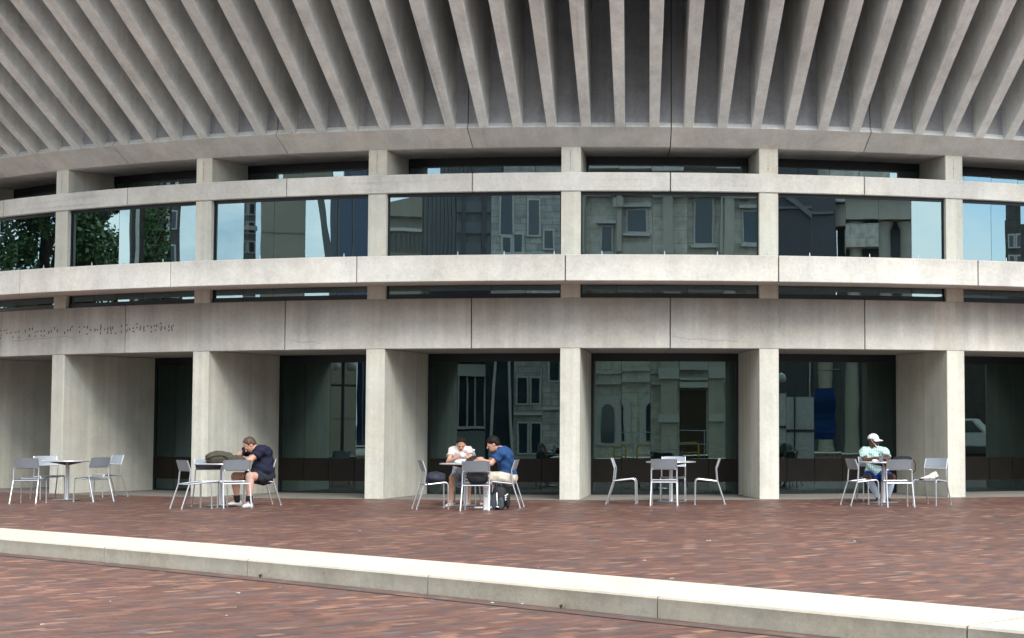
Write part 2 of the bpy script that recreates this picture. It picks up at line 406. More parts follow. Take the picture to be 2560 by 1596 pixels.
# floors and core
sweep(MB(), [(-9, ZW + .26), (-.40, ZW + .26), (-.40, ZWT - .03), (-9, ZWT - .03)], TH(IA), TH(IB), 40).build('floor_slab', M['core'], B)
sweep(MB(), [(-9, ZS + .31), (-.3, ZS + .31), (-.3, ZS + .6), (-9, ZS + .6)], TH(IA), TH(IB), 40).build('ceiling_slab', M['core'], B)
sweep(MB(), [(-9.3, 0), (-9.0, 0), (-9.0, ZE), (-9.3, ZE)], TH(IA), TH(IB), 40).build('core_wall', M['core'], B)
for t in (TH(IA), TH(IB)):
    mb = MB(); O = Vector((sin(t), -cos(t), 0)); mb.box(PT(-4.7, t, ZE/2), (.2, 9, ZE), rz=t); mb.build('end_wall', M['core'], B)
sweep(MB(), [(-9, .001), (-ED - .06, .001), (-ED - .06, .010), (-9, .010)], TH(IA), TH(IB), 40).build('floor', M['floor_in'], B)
# windows: frame (with sill and head) > pane made of five flat sheets
PRG = random.Random(11)
def window(i, r, z0, z1, head, sill, mat, dpier, sillmat=None, mull=.012, jit=.0035, npane=5):
    t0, t1 = TH(i), TH(i+1); dt = dpier/(R0 + r)
    a, b = t0 + dt, t1 - dt
    fr = MB()
    A, Bp = PT(r, a, 0), PT(r, b, 0); n = Vector(((Bp-A).y, -(Bp-A).x, 0)).normalized()
    L = (Bp - A).length; ang = math.atan2((Bp-A).y, (Bp-A).x); mid = (A+Bp)/2
    arc = lambda q: PT(r, a + (b-a)*q, 0)
    # curved glass line as five chords
    pn = MB()
    for k in range(npane):
        p, q = arc(k/npane), arc((k+1)/npane); d = (q-p); l = d.length; d.normalize(); nn = Vector((d.y, -d.x, 0))
        tilt = PRG.uniform(-jit, jit)*.5; yaw = PRG.uniform(-jit, jit)*.35
        p2 = p + d*.004 + nn*yaw*l/2; q2 = q - d*.004 - nn*yaw*l/2
        zt, zb = z1 - head, z0 + sill
        e = nn*tilt*(zt-zb)/2
        vs = [p2 + Vector((0, 0, zb)) - e, q2 + Vector((0, 0, zb)) - e, q2 + Vector((0, 0, zt)) + e, p2 + Vector((0, 0, zt)) + e]
        vs += [v - nn*.012 for v in vs]
        pn.add(vs, [(0, 1, 2, 3)])
        m_ = (p+q)/2; an = math.atan2(d.y, d.x)
        fr.box(m_ - nn*.02 + Vector((0, 0, z1 - head/2)), (l + .01, .10, head), rz=an)
        if sill: fr.box(m_ - nn*.02 + Vector((0, 0, z0 + sill/2)), (l + .01, .10, sill), rz=an)
        if k: fr.box(p - nn*.022 + Vector((0, 0, (zt + zb)/2)), (mull, .035, zt - zb), rz=an)
        else: pass
    for q in (0, 1):
        p = arc(q); fr.box(p - n*.02 + Vector((0, 0, (z0+z1)/2)), (.05, .09, z1 - z0), rz=a if q == 0 else b)
    o = fr.build('window', M['frame'], B)
    pn.build('pane', mat, o, fixn=False)
    return o, arc
for i in range(IA, IB):
    window(i, -.115, ZLT - .02, ZBB + .01, .075, .0, M['glass'], .19)
    window(i, -.115, ZWT - .02, ZLB + .04, .01, .115, M['glass'], .19, jit=.002)
    window(i, -1.22, ZBT - .12, ZS, .16, .0, M['glass'], .19)
    # ground floor glazing
    o, arc = window(i, -ED + .06, 0.004, ZW + .01, .17, .03, M['glass_low'], .22, jit=.006)
    sp = MB()
    for k in range(5):
        p, q = arc(k/5), arc((k+1)/5); d = (q-p); l = d.length; an = math.atan2(d.y, d.x); nn = Vector((d.y, -d.x, 0)).normalized()
        sp.box((p+q)/2 + nn*.03 + Vector((0, 0, .49)), (l - .01, .03, .47), rz=an)
    sp.build('spandrel_panel', M['spandrel'], B)
# apron of plain concrete between the piers
ap = sweep(MB(), [(-ED - .06, .004), (.10, .004), (.10, -.02), (-ED - .06, -.02)], TH(IA), TH(IB), 40).build('apron', M['apron'], None, loc=CEN); struct(ap)
# holes left by removed lettering on the lower wall
def wallpt(px, py):
    d = ray(px, py); o = Vector((0, 0, CAMH)) - CEN; r = R0 + .0125
    a = d.x**2 + d.y**2; b = 2*(o.x*d.x + o.y*d.y); c = o.x**2 + o.y**2 - r*r
    t = (-b - math.sqrt(b*b - 4*a*c))/(2*a); p = o + d*t
    return p, math.atan2(p.x, -p.y)
def wallline(pts, w_, name):
    mb = MB()
    for (x0, y0), (x1, y1) in zip(pts[:-1], pts[1:]):
        p, t = wallpt(x0*1.0556, y0*1.0556); q, t2 = wallpt(x1*1.0556, y1*1.0556)
        d = (q - p).normalized(); n = d.cross(Vector((sin(t), -cos(t), 0)))*w_/2; o = Vector((sin(t), -cos(t), 0))*.0016
        mb.add([p - n + o, p + n + o, q + n + o, q - n + o], [(0, 1, 2, 3)])
    mb.build(name, M['crack'], B)
wallline([(1802, 712), (1805, 722), (1801, 738), (1804, 752), (1802, 768), (1806, 790)], .008, 'crack')
wallline([(1851, 712), (1846, 728), (1844, 745), (1848, 760), (1845, 778)], .008, 'crack')
wallline([(1592, 796), (1612, 800), (1634, 804), (1660, 803), (1690, 808), (1722, 806), (1748, 811)], .006, 'crack')
wallline([(690, 806), (712, 812), (741, 809), (760, 815)], .006, 'crack')
wallline([(30, 808), (70, 805), (112, 801), (150, 797), (176, 801)], .008, 'crack')
pm = MB(); P_ = [wallpt(x*1.0556, y*1.0556) for x, y in ((2213, 716), (2262, 716), (2262, 827), (2213, 827))]
pm.add([p + Vector((sin(t), -cos(t), 0))*.0022 for p, t in P_], [(0, 1, 2, 3)]).build('repair_patch', M['patch'], B)
Z1M = [(20,320,0),(30,450,0),(10,520,0),(110,325,0),(170,310,0),(175,390,0),(270,385,1),(400,365,0),(475,350,0),(325,490,0),(480,500,0),(640,335,2),(748,290,2),(818,280,2),(738,455,2),(890,365,0),(890,465,0),(955,345,0),(1035,340,0),(1120,330,0),(1040,450,0),(1118,460,0),(1225,370,2),(1298,340,2),(1375,260,2),(1445,330,2),(1630,380,2),(1712,320,0),(1775,300,2),(1820,230,1),(2005,240,0),(2010,360,2),(2125,235,0),(2207,235,2),(2195,410,0),(2290,305,0),(2398,310,2)]
Z2M = [(95,215,0),(170,215,2),(158,378,0),(247,285,0),(347,285,2),(405,280,0),(487,180,0),(482,245,3),(480,360,2),(572,270,0),(645,255,2),(645,340,2),(710,235,2),(720,290,0),(765,235,2),(727,355,0),(828,360,0),(970,185,2),(967,330,2),(1092,170,0),(1095,300,2),(1158,265,2),(1240,240,0),(1245,320,1),(1330,145,1),(1325,230,0),(1405,245,3),(1490,225,2),(1490,290,2),(1575,190,0),(1665,215,2),(1665,325,0),(1735,190,0),(1790,180,2),(1760,290,0),(1890,130,1),(1893,245,3),(1980,240,2),(2070,200,2),(2075,295,0),(2140,250,3),(2175,180,0)]
lt = MB()
for lst, ox, s_ in ((Z1M, 0, 10.108), (Z2M, 200, 9.33)):
    for x, y, k in lst:
        p, th = wallpt(ox + x/s_, 795 + y/s_)
        w_, h_ = {0: (.028, .034), 1: (.055, .022), 2: (.024, .058), 3: (.024, .10)}[k]
        lt.box(p, (w_, .004, h_), M=Matrix.Rotation(th, 3, 'Z') @ Matrix.Rotation(random.uniform(-.25, .25), 3, 'Y'))
lt.build('lettering_ghost', M['mark'], B)
# ------------------------------------------------------------------ cafe chairs and tables
def smooth_path(pts, rad=.05, n=5):
    """round the corners of a polyline"""
    pts = [Vector(p) for p in pts]; out = [pts[0]]
    for a, b, c in zip(pts[:-2], pts[1:-1], pts[2:]):
        r = min(rad, (a-b).length/2, (c-b).length/2)
        p = b + (a-b).normalized()*r; q = b + (c-b).normalized()*r
        out += [p*(1-t)**2 + b*2*t*(1-t) + q*t*t for t in [k/n for k in range(n+1)]]
    return out + [pts[-1]]
def make_chair():
    c = thing('cafe_chair', 'chair', 'chair', group='aluminium chairs at the cafe tables')
    TR = .0125; W = .222
    for s in (-1, 1):
        y = s*W
        # front leg runs up and bends back into the seat rail
        lg = MB().tube(smooth_path([(.215, y*1.03, .012), (.205, y, .452), (-.17, y*.98, .412)], .07, 6), TR, 8).build('front_leg', M['alu'], c, smooth='auto'); MB().lathe([(.014, 0), (.0145, .02)], (.215, y*1.03, 0), 8).build('foot_cap', M['foot'], lg)
        # rear leg leans forward to the kink, then back along the backrest
        lg = MB().tube(smooth_path([(-.315, y*1.05, .012), (-.185, y, .41), (-.165, y, .635), (-.225, y*.97, .812)], .02, 3), TR, 8).build('rear_leg', M['alu'], c, smooth='auto'); MB().lathe([(.014, 0), (.0145, .02)], (-.315, y*1.05, 0), 8).build('foot_cap', M['foot'], lg)
    MB().tube([(-.185, -W, .412), (-.185, W, .412)], .011, 8).build('rear_rail', M['alu'], c, smooth='auto'); MB().tube([(-.166, -W, .638), (-.166, W, .638)], .010, 8).build('back_rail', M['alu'], c, smooth='auto')
    MB().tube([(.165, -W, .444), (.165, W, .444)], .010, 8).build('front_rail', M['alu'], c, smooth='auto')
    st = MB(); N = 8; top = []
    for j in range(N+1):
        u = j/N; x = -.165 + .375*u; z = .424 + .030*u - .010*sin(pi*u) - (.022*max(0, (u-.85)/.15)**2)
        top.append([(x, -.208, z), (x, -.1, z - .004), (x, .1, z - .004), (x, .208, z), (x, .208, z - .008), (x, -.208, z - .008)])
    st.loft(top); st.build('seat', M['aluseat'], c, smooth='auto')
    bp = MB(); rings = []
    for j in range(9):
        y = -.214 + .428*j/8; bow = -.022*(1 - (y/.214)**2)
        z0, z1 = .640, .818; x0, x1 = -.166 + bow, -.227 + bow
        corner = .012 if j in (0, 8) else 0
        rings.append([(x0 + .005, y, z0), (x1 + .005, y, z1 - corner), (x1 - .005, y, z1 - corner), (x0 - .005, y, z0)])
    bp.loft(rings); bp.build('backrest', M['alupanel'], c, smooth='auto')
    return c
def make_table():
    t = thing('cafe_table', 'table', 'table', group='round cafe tables in front of the building')
    MB().lathe([(.43, .722), (.447, .727), (.452, .735), (.450, .742), (.44, .745)], n=48).build('tabletop', M['tabletop'], t, smooth='auto')
    MB().lathe([(.4525, .7225), (.456, .727), (.456, .740), (.4525, .7445)], n=48).build('rim', M['alu'], t, smooth='auto')
    MB().lathe([(.042, .012), (.036, .05), (.033, .4), (.034, .68), (.045, .70)], n=20).build('column', M['alu'], t, smooth='auto')
    MB().lathe([(.255, .006), (.26, .014), (.25, .022), (.06, .034)], n=40).build('base_plate', M['alu'], t, smooth='auto')
    for k in range(4):
        a = k*pi/2 + pi/4; d = Vector((cos(a), sin(a), 0)); n = Vector((-sin(a), cos(a), 0))*.008
        A = [d*.02 + Vector((0, 0, .655)), d*.33 + Vector((0, 0, .712)), d*.33 + Vector((0, 0, .723)), d*.02 + Vector((0, 0, .723))]
        MB().loft([[p - n for p in A], [p + n for p in A]]).build('bracket', M['frame2'], t)
    return t
M['tabletop'] = plain('grey_laminate', (.36, .37, .39), .6, .0, .05, 4)
M['frame2'] = plain('dark_grey_metal', (.10, .10, .11), .5, .4)
chair0 = make_chair(); table0 = make_table(); used = [False, False]
REAR = (-.315, .233); FRONT = (.215, .229)
def place_chair(label, px, py, alpha, foot):
    """stand a chair with one of its feet on a given spot; foot=(local x, local y)"""
    a = math.radians(alpha); g = ground(px, py)
    off = Vector((foot[0]*cos(a) - foot[1]*sin(a), foot[0]*sin(a) + foot[1]*cos(a), 0))
    loc = g - off
    if not used[0]:
        used[0] = True; chair0.location = loc; chair0.rotation_euler = (0, 0, a); chair0['label'] = label; return chair0
    return dup(chair0, loc, a, label)
def place_table(label, px, py):
    loc = ground(px, py)
    if not used[1]:
        used[1] = True; table0.location = loc; table0['label'] = label; return table0
    return dup(table0, loc, random.uniform(-.2, .2), label)
z1 = lambda x, y: (x/3.369, 1050 + y/3.369)
z5 = lambda x, y: (400 + x/6.574, 1060 + y/6.574)
z2 = lambda x, y: (1000 + x/6.574, 1060 + y/6.574)
z3 = lambda x, y: (1480 + x/6.384, 1120 + y/6.384)
z4 = lambda x, y: (2060 + x/6.3, 1050 + y/6.3)
NL, NR = -.233, .233
T1 = place_table('bare round table farthest left, with four empty chairs by a pier', 167, 1251.5)
T2 = place_table('round table with the olive backpack on it, where the man in navy leans', 553.6, 1266.5)
T3 = place_table('round table shared by the woman in white and the man in blue', 1164, 1266)
T4 = place_table('bare round table with four empty chairs, fourth from the left', 1677.5, 1256.5)
T5 = place_table('round table farthest right where the man in the white cap sits', 2209, 1258.5)
# first table
place_chair('empty chair seen from behind, leftmost in the photo', *z1(78, 711), 91, (-.315, NR))
place_chair('empty chair between the leftmost chair and the first pier, facing the camera at an angle', *z1(255, 666), -50, (-.315, -.233))
place_chair('empty chair turned away from us just right of the leftmost table', *z1(785, 697), 150, (-.315, NR))
place_chair('empty chair with bright front of its backrest, farthest right at the leftmost table', *z1(1075, 647), 228, (-.315, NR))
# second table
place_chair('empty chair left of the backpack table, turned away from us', *z5(355, 1411), 40, (-.315, -.233))
place_chair('empty chair behind the backpack table, its backrest facing us beside the pier', *z5(520, 1358), -58, (-.315, -.233))
place_chair('empty chair directly in front of the navy shirted man\'s bare legs', *z5(1045, 1397), 117, (-.315, NR))
chA = place_chair('chair the man in the navy shirt sits on', *z5(1985, 1341), 212, (-.315, NR))
# third table
place_chair('chair with a dark bag on its seat, left of the woman in white', *z2(272, 1414), 18, (-.315, -.233))
place_chair('chair with its back to us in front of the couple, black bag on its seat', *z2(990, 1438), 90, (-.315, NR))
chC = place_chair('chair the man in the blue shirt sits on', *z2(1972, 1388), 178, (-.315, NR))
chB = place_chair('chair the woman in white sits on', *z2(1240, 1335), -92, (.215, .229))
# fourth table
place_chair('empty chair left of the fourth table, seen from its side facing right', *z3(222, 900), -1, (-.315, -.233))
place_chair('empty chair with its back to us in front of the fourth table', *z3(930, 935), 89, (-.315, NR))
place_chair('empty chair right of the fourth table, seen from its side facing left', *z3(2122, 907), 181, (-.315, NR))
place_chair('empty chair behind the fourth table, its white back rising above the tabletop', *z3(1090, 853), -91, (.215, -.229))
# fifth table
place_chair('empty chair left of the man in the white cap, facing right', *z4(425, 1358), 18, (-.315, -.233))
place_chair('chair with its back to us in front of the man in the white cap', *z4(1005, 1383), 96, (-.315, NR))
place_chair('chair with a pair of pale shoes on its seat beside the rightmost pier', *z4(2002, 1336), 233, (-.315, NR))
chD = place_chair('chair the man in the white cap sits on', *z4(515, 1267), -82, (-.315, -.233))
TZ = .745

# ------------------------------------------------------------------ things on and under the tables
def blob(rings_fn, nu=20, nv=12): pass
def noisy_ellipsoid(c, r, seed, amp=.12, nu=22, nv=14, flat=None, mi=0, mb=None):
    """rounded soft lump with folds"""
    mb = mb or MB(); rg = random.Random(seed); ph = [rg.uniform(0, 6) for _ in range(8)]
    vs = []; fs = []
    for j in range(nv+1):
        b = -pi/2 + pi*j/nv
        for k in range(nu):
            a = 2*pi*k/nu
            d = Vector((cos(b)*cos(a), cos(b)*sin(a), sin(b)))
            w = 1 + amp*(sin(3*a + ph[0] + 2*b)*.4 + sin(5*a*1 + ph[1] - 3*b)*.25 + sin(7*b + ph[2] + a)*.3)
            # squarish
            p = 1.0/max(1e-6, (abs(d.x)**3 + abs(d.y)**3 + abs(d.z)**3)**(1/3))
            w *= .6 + .4*p
            v = Vector((d.x*r[0]*w, d.y*r[1]*w, d.z*r[2]*w)) + Vector(c)
            if flat is not None and v.z < flat: v.z = flat + (v.z - flat)*.02
            vs.append(v)
    for j in range(nv):
        for k in range(nu):
            k2 = (k+1) % nu; fs.append((j*nu+k, j*nu+k2, (j+1)*nu+k2, (j+1)*nu+k))
    return mb.add(vs, fs, mi)
M['olive'] = plain('olive_canvas', (.055, .050, .036), .9, 0, .3, 12, .4)
M['blackfab'] = plain('black_nylon', (.010, .011, .016), .7, 0, .3, 14, .3)
M['navyfab'] = plain('dark_navy_nylon', (.014, .018, .034), .7, 0, .3, 14, .3)
M['slate'] = plain('slate_nylon', (.05, .065, .085), .75, 0, .25, 14, .3)
M['white'] = plain('white_plastic', (.75, .76, .76), .5)
M['paper'] = plain('white_paper', (.56, .58, .60), .7, 0, .06, 10)
M['rubber'] = plain('dark_rubber', (.02, .02, .02), .8)
M['clear'] = glassmat('clear_plastic', (.9, .95, 1), (.5, .55, .58), (.85, .9, .92), .06)
# olive backpack lying on table 2
p2 = T2.location
o = thing('backpack', 'olive green backpack slumped on the table in front of the man in navy', 'backpack', p2 + Vector((.04, -.10, TZ)), math.radians(4))
mb = MB(); noisy_ellipsoid((-.06, 0, .085), (.24, .17, .125), 3, .13, flat=0, mb=mb); noisy_ellipsoid((.20, .02, .05), (.20, .14, .085), 5, .16, flat=0, mb=mb)
mb.build('bag_body', M['olive'], o, smooth=True)
mb = MB(); mb.tube(smooth_path([(-.27, -.13, .07), (-.15, -.185, .13), (.05, -.16, .15), (.16, -.15, .06)], .08), .013, 6); mb.build('seam_strap', M['olive'], o, smooth=True)
mb = MB(); noisy_ellipsoid((.30, -.10, .03), (.10, .05, .045), 9, .2, flat=0, mb=mb); mb.build('flap', M['olive'], o, smooth=True)
# table 3: bottle, food wrapper, black bag
p3 = T3.location
o = thing('bottle', 'clear plastic drink bottle with white label between the couple', 'bottle', atY(1184.5, 1148, p3.y - .08).xy.to_3d() + Vector((0, 0, TZ)))
bt = MB().lathe([(.030, 0), (.034, .012), (.034, .14), (.030, .165), (.013, .205), (.012, .222)], n=18).build('bottle_body', M['clear'], o, smooth='auto')
MB().lathe([(.0352, .04), (.0352, .115)], n=18).build('label_band', M['paper'], o, smooth='auto')
MB().lathe([(.0145, .218), (.0145, .243)], n=14).build('cap', M['white'], o)
o = MB(); noisy_ellipsoid((0, 0, .025), (.13, .09, .04), 11, .3, flat=0, mb=o); noisy_ellipsoid((.06, -.06, .02), (.07, .05, .03), 12, .3, flat=0, mb=o)
tag(o.build('food_wrapper', M['paper'], None, smooth=True, loc=atY(1157, 1150, p3.y - .16).xy.to_3d() + Vector((0, 0, TZ))), 'crumpled white food wrapper on the table under the woman\'s hands', 'wrapper')
o = thing('lunch_bag', 'black soft lunch bag on the table behind the chair back', 'bag', atY(1189, 1150, p3.y - .28).xy.to_3d() + Vector((0, 0, TZ)))
mb = MB(); noisy_ellipsoid((0, 0, .05), (.165, .09, .062), 15, .12, flat=0, mb=mb); mb.build('bag_body', M['blackfab'], o, smooth=True)
MB().tube(smooth_path([(-.10, -.05, .09), (-.06, -.06, .125), (.06, -.06, .12), (.10, -.05, .09)], .03), .008, 6).build('handle', M['blackfab'], o, smooth=True)
# dark bag on the chair left of the woman
def chair_by(lbl):
    for ob in SC.objects:
        if ob.get('label') == lbl: return ob
cb1 = chair_by('chair with a dark bag on its seat, left of the woman in white')
o = thing('shoulder_bag', 'dark navy shoulder bag resting on the chair left of the woman', 'bag', cb1.location + Vector((.03, -.02, .428)), cb1.rotation_euler.z)
mb = MB(); noisy_ellipsoid((0, 0, .09), (.17, .15, .105), 21, .14, flat=0.004, mb=mb); mb.build('bag_body', M['navyfab'], o, smooth=True)
MB().tube(smooth_path([(-.15, -.14, .06), (-.17, -.225, .0), (-.10, -.24, -.15), (.02, -.235, -.16), (.08, -.23, -.04), (.06, -.17, .03)], .06), .009, 6).build('strap', M['blackfab'], o, smooth=True)
cb2 = chair_by('chair with its back to us in front of the couple, black bag on its seat')
o = thing('tote_bag', 'large black bag standing on the seat of the chair with its back to us', 'bag', cb2.location + Vector((.0, .02, .436)), .05)
mb = MB(); noisy_ellipsoid((0, 0, .12), (.175, .13, .145), 25, .08, flat=0.003, mb=mb); mb.build('bag_body', M['blackfab'], o, smooth=True)
for s in (-1, 1):
    for q in range(4): MB().box((s*.178, -.06, .05 + q*.055), (.02, .035, .026), rz=.3*s).build('buckle', M['slate'], o)
# white shopping bag with letter emblem
gp = ground(*z2(1420, 1412))
o = thing('shopping_bag', 'white paper shopping bag with a dark round letter emblem, standing under the couple\'s table', 'shopping bag', gp, math.radians(18))
mb = MB(); w_, d_, h_ = .105, .10, .365
rings = []
for z, sx, sy in ((0, 1, 1), (.004, 1, 1), (.2, .98, .9), (h_, 1.0, .62)):
    rings.append([(-w_/2*sx, -d_/2*sy, z), (w_/2*sx, -d_/2*sy, z), (w_/2*sx, d_/2*sy, z), (-w_/2*sx, d_/2*sy, z)])
mb.loft(rings).build('bag_body', M['paper'], o)
mb = MB(); mb.tube(smooth_path([(-.025, -.03, h_ - .01), (-.02, -.03, h_ + .08), (.02, -.03, h_ + .08), (.025, -.03, h_ - .01)], .02), .004, 6); mb.build('handle', M['white'], o, smooth=True)
M['ink'] = plain('dark_blue_ink', (.02, .03, .06), .6)
mb = MB(); cx, cz, rr = -.012, .245, .026
pts = [(cx + rr*cos(a)*.8, -.0465 + .004*0, cz + rr*1.25*sin(a)) for a in [math.radians(40 + 275*k/16) for k in range(17)]]
pts = [(x, -d_/2*.885 - .002 + (z - .2)/(h_ - .2)*(d_/2*.28) if z > .2 else -d_/2*.9 - .002, z) for x, y, z in pts]
mb.tube(pts, .0042, 6); zz = pts[-1]; mb.tube([zz, (zz[0], zz[1], zz[2] + .022), (zz[0] - .014, zz[1], zz[2] + .022)], .0042, 6)
mb.build('emblem', M['ink'], o, smooth=True)
# black backpack with white bars standing beside it
gp = ground(*z2(1585, 1416))
o = thing('sports_backpack', 'black and slate backpack with three slanted white bars, standing under the man in blue', 'backpack', gp + Vector((.03, .10, 0)), math.radians(-8))
mb = MB(); noisy_ellipsoid((0, 0, .19), (.135, .10, .205), 31, .05, flat=0.003, mb=mb); mb.build('bag_body', M['blackfab'], o, smooth=True)
mb = MB(); noisy_ellipsoid((-.055, -.085, .14), (.055, .03, .125), 33, .06, mb=mb); noisy_ellipsoid((.055, -.09, .11), (.05, .03, .10), 35, .06, mb=mb); mb.build('front_pocket', M['slate'], o, smooth=True)
mb = MB(); mb.tube([(-.008, -.122, .285), (.0, -.135, .17), (.008, -.132, .075)], .0105, 6); mb.tube([(-.012, -.13, .06), (.03, -.13, .045)], .012, 6); mb.build('white_strap', M['white'], o, smooth=True)
mb = MB()
for q in range(3): mb.box((.138 + .002*q, -.055, .245 - q*.033), (.062, .012, .017), M=Matrix.Rotation(math.radians(28), 3, 'Z') @ Matrix.Rotation(math.radians(-35), 3, 'Y'))
mb.build('emblem', M['white'], o)
mb = MB(); noisy_ellipsoid((.15, .0, .15), (.035, .07, .13), 37, .1, mb=mb); mb.build('side_pocket', M['blackfab'], o, smooth=True)
mb = MB(); mb.tube(smooth_path([(-.05, -.02, .385), (-.04, -.03, .43), (.04, -.03, .43), (.05, -.02, .385)], .02), .008, 6); mb.build('handle', M['slate'], o, smooth=True)
# table 4 is empty; table 5: cup, napkin, black bag
p5 = T5.location
o = thing('plastic_cup', 'tall clear plastic cup on the table in front of the man in the white cap', 'cup', atY(2202.5, 1155, p5.y - .20).xy.to_3d() + Vector((0, 0, TZ)))
MB().lathe([(.029, 0), (.031, .004), (.041, .150), (.043, .153), (.040, .152)], n=20).build('cup_body', M['clear'], o, smooth='auto')
MB().lathe([(.0285, .004), (.037, .115), (.0, .115)], n=18).build('ice_drink', plain('iced_drink', (.55, .60, .62), .3), o, smooth='auto')
o = MB(); noisy_ellipsoid((0, 0, .018), (.055, .04, .027), 41, .25, flat=0, mb=o)
tag(o.build('napkin', M['paper'], None, smooth=True, loc=atY(2187, 1155, p5.y - .22).xy.to_3d() + Vector((0, 0, TZ))), 'crumpled white napkin beside the clear cup', 'napkin')
o = thing('travel_bag', 'black bag with strap lying flat on the rightmost table', 'bag', atY(2256, 1155, p5.y + .10).xy.to_3d() + Vector((0, 0, TZ)), .1)
mb = MB(); noisy_ellipsoid((0, 0, .04), (.18, .12, .06), 43, .12, flat=0, mb=mb); mb.build('bag_body', M['blackfab'], o, smooth=True)
mb = MB(); mb.tube(smooth_path([(-.02, -.09, .06), (.05, -.105, .095), (.12, -.10, .085), (.15, -.08, .03)], .03), .01, 6); mb.build('front_seam', M['navyfab'], o, smooth=True)
mb = MB(); mb.tube(smooth_path([(.13, -.06, .03), (.205, -.10, .02), (.22, -.10, -.12), (.20, -.1, -.19), (.15, -.10, -.20), (.12, -.10, -.12)], .04), .009, 6); mb.build('strap', M['blackfab'], o, smooth=True)
# pair of shoes on the chair beside the pier
chs = chair_by('chair with a pair of pale shoes on its seat beside the rightmost pier')
M['shoe_tan'] = plain('pale_mesh_shoe', (.50, .46, .41), .8, 0, .2, 20, .2)
def shoe(name, parent, loc, rz, mat, sole, scale=1., tilt=0.):
    mb = MB(); rings = []
    for x, w, h in ((-.135, .018, .05), (-.125, .032, .088), (-.08, .037, .095), (-.03, .036, .088), (.03, .040, .068), (.08, .044, .05), (.115, .036, .038), (.14, .014, .026)):
        rings.append([Vector((x, w*cos(a), max(0, .012 + (h - .012)*sin(a)) if a <= pi else .012)) for a in [pi*k/10 for k in range(11)]])
    mb.loft(rings)
    Mx = Matrix.Rotation(rz, 4, 'Z') @ Matrix.Rotation(tilt, 4, 'Y') @ Matrix.Scale(scale, 4)
    mb.v = [tuple(Vector(loc) + Mx @ Vector(v)) for v in mb.v]
    a = mb.build(name, mat, parent, smooth=True)
    sb = MB(); r2 = []
    for x, w in ((-.14, .02), (-.125, .036), (-.05, .036), (.04, .043), (.085, .047), (.12, .037), (.148, .012)):
        r2.append([(x, -w, 0), (x, w, 0), (x, w, .022), (x, -w, .022)])
    sb.loft(r2); sb.v = [tuple(Vector(loc) + Mx @ Vector(v)) for v in sb.v]
    sb.build('sole', sole, a)
    return a
o = thing('pair_of_shoes', 'pair of pale tan trainers lying on the seat beside the rightmost pier', 'shoes', chs.location + Vector((0, 0, .44)), 0)
shoe('shoe', o, (-.06, -.07, .004), math.radians(184), M['shoe_tan'], M['rubber'], 1.0)
shoe('shoe', o, (.02, .06, .03), math.radians(200), M['shoe_tan'], M['white'], 1.0, tilt=.25)
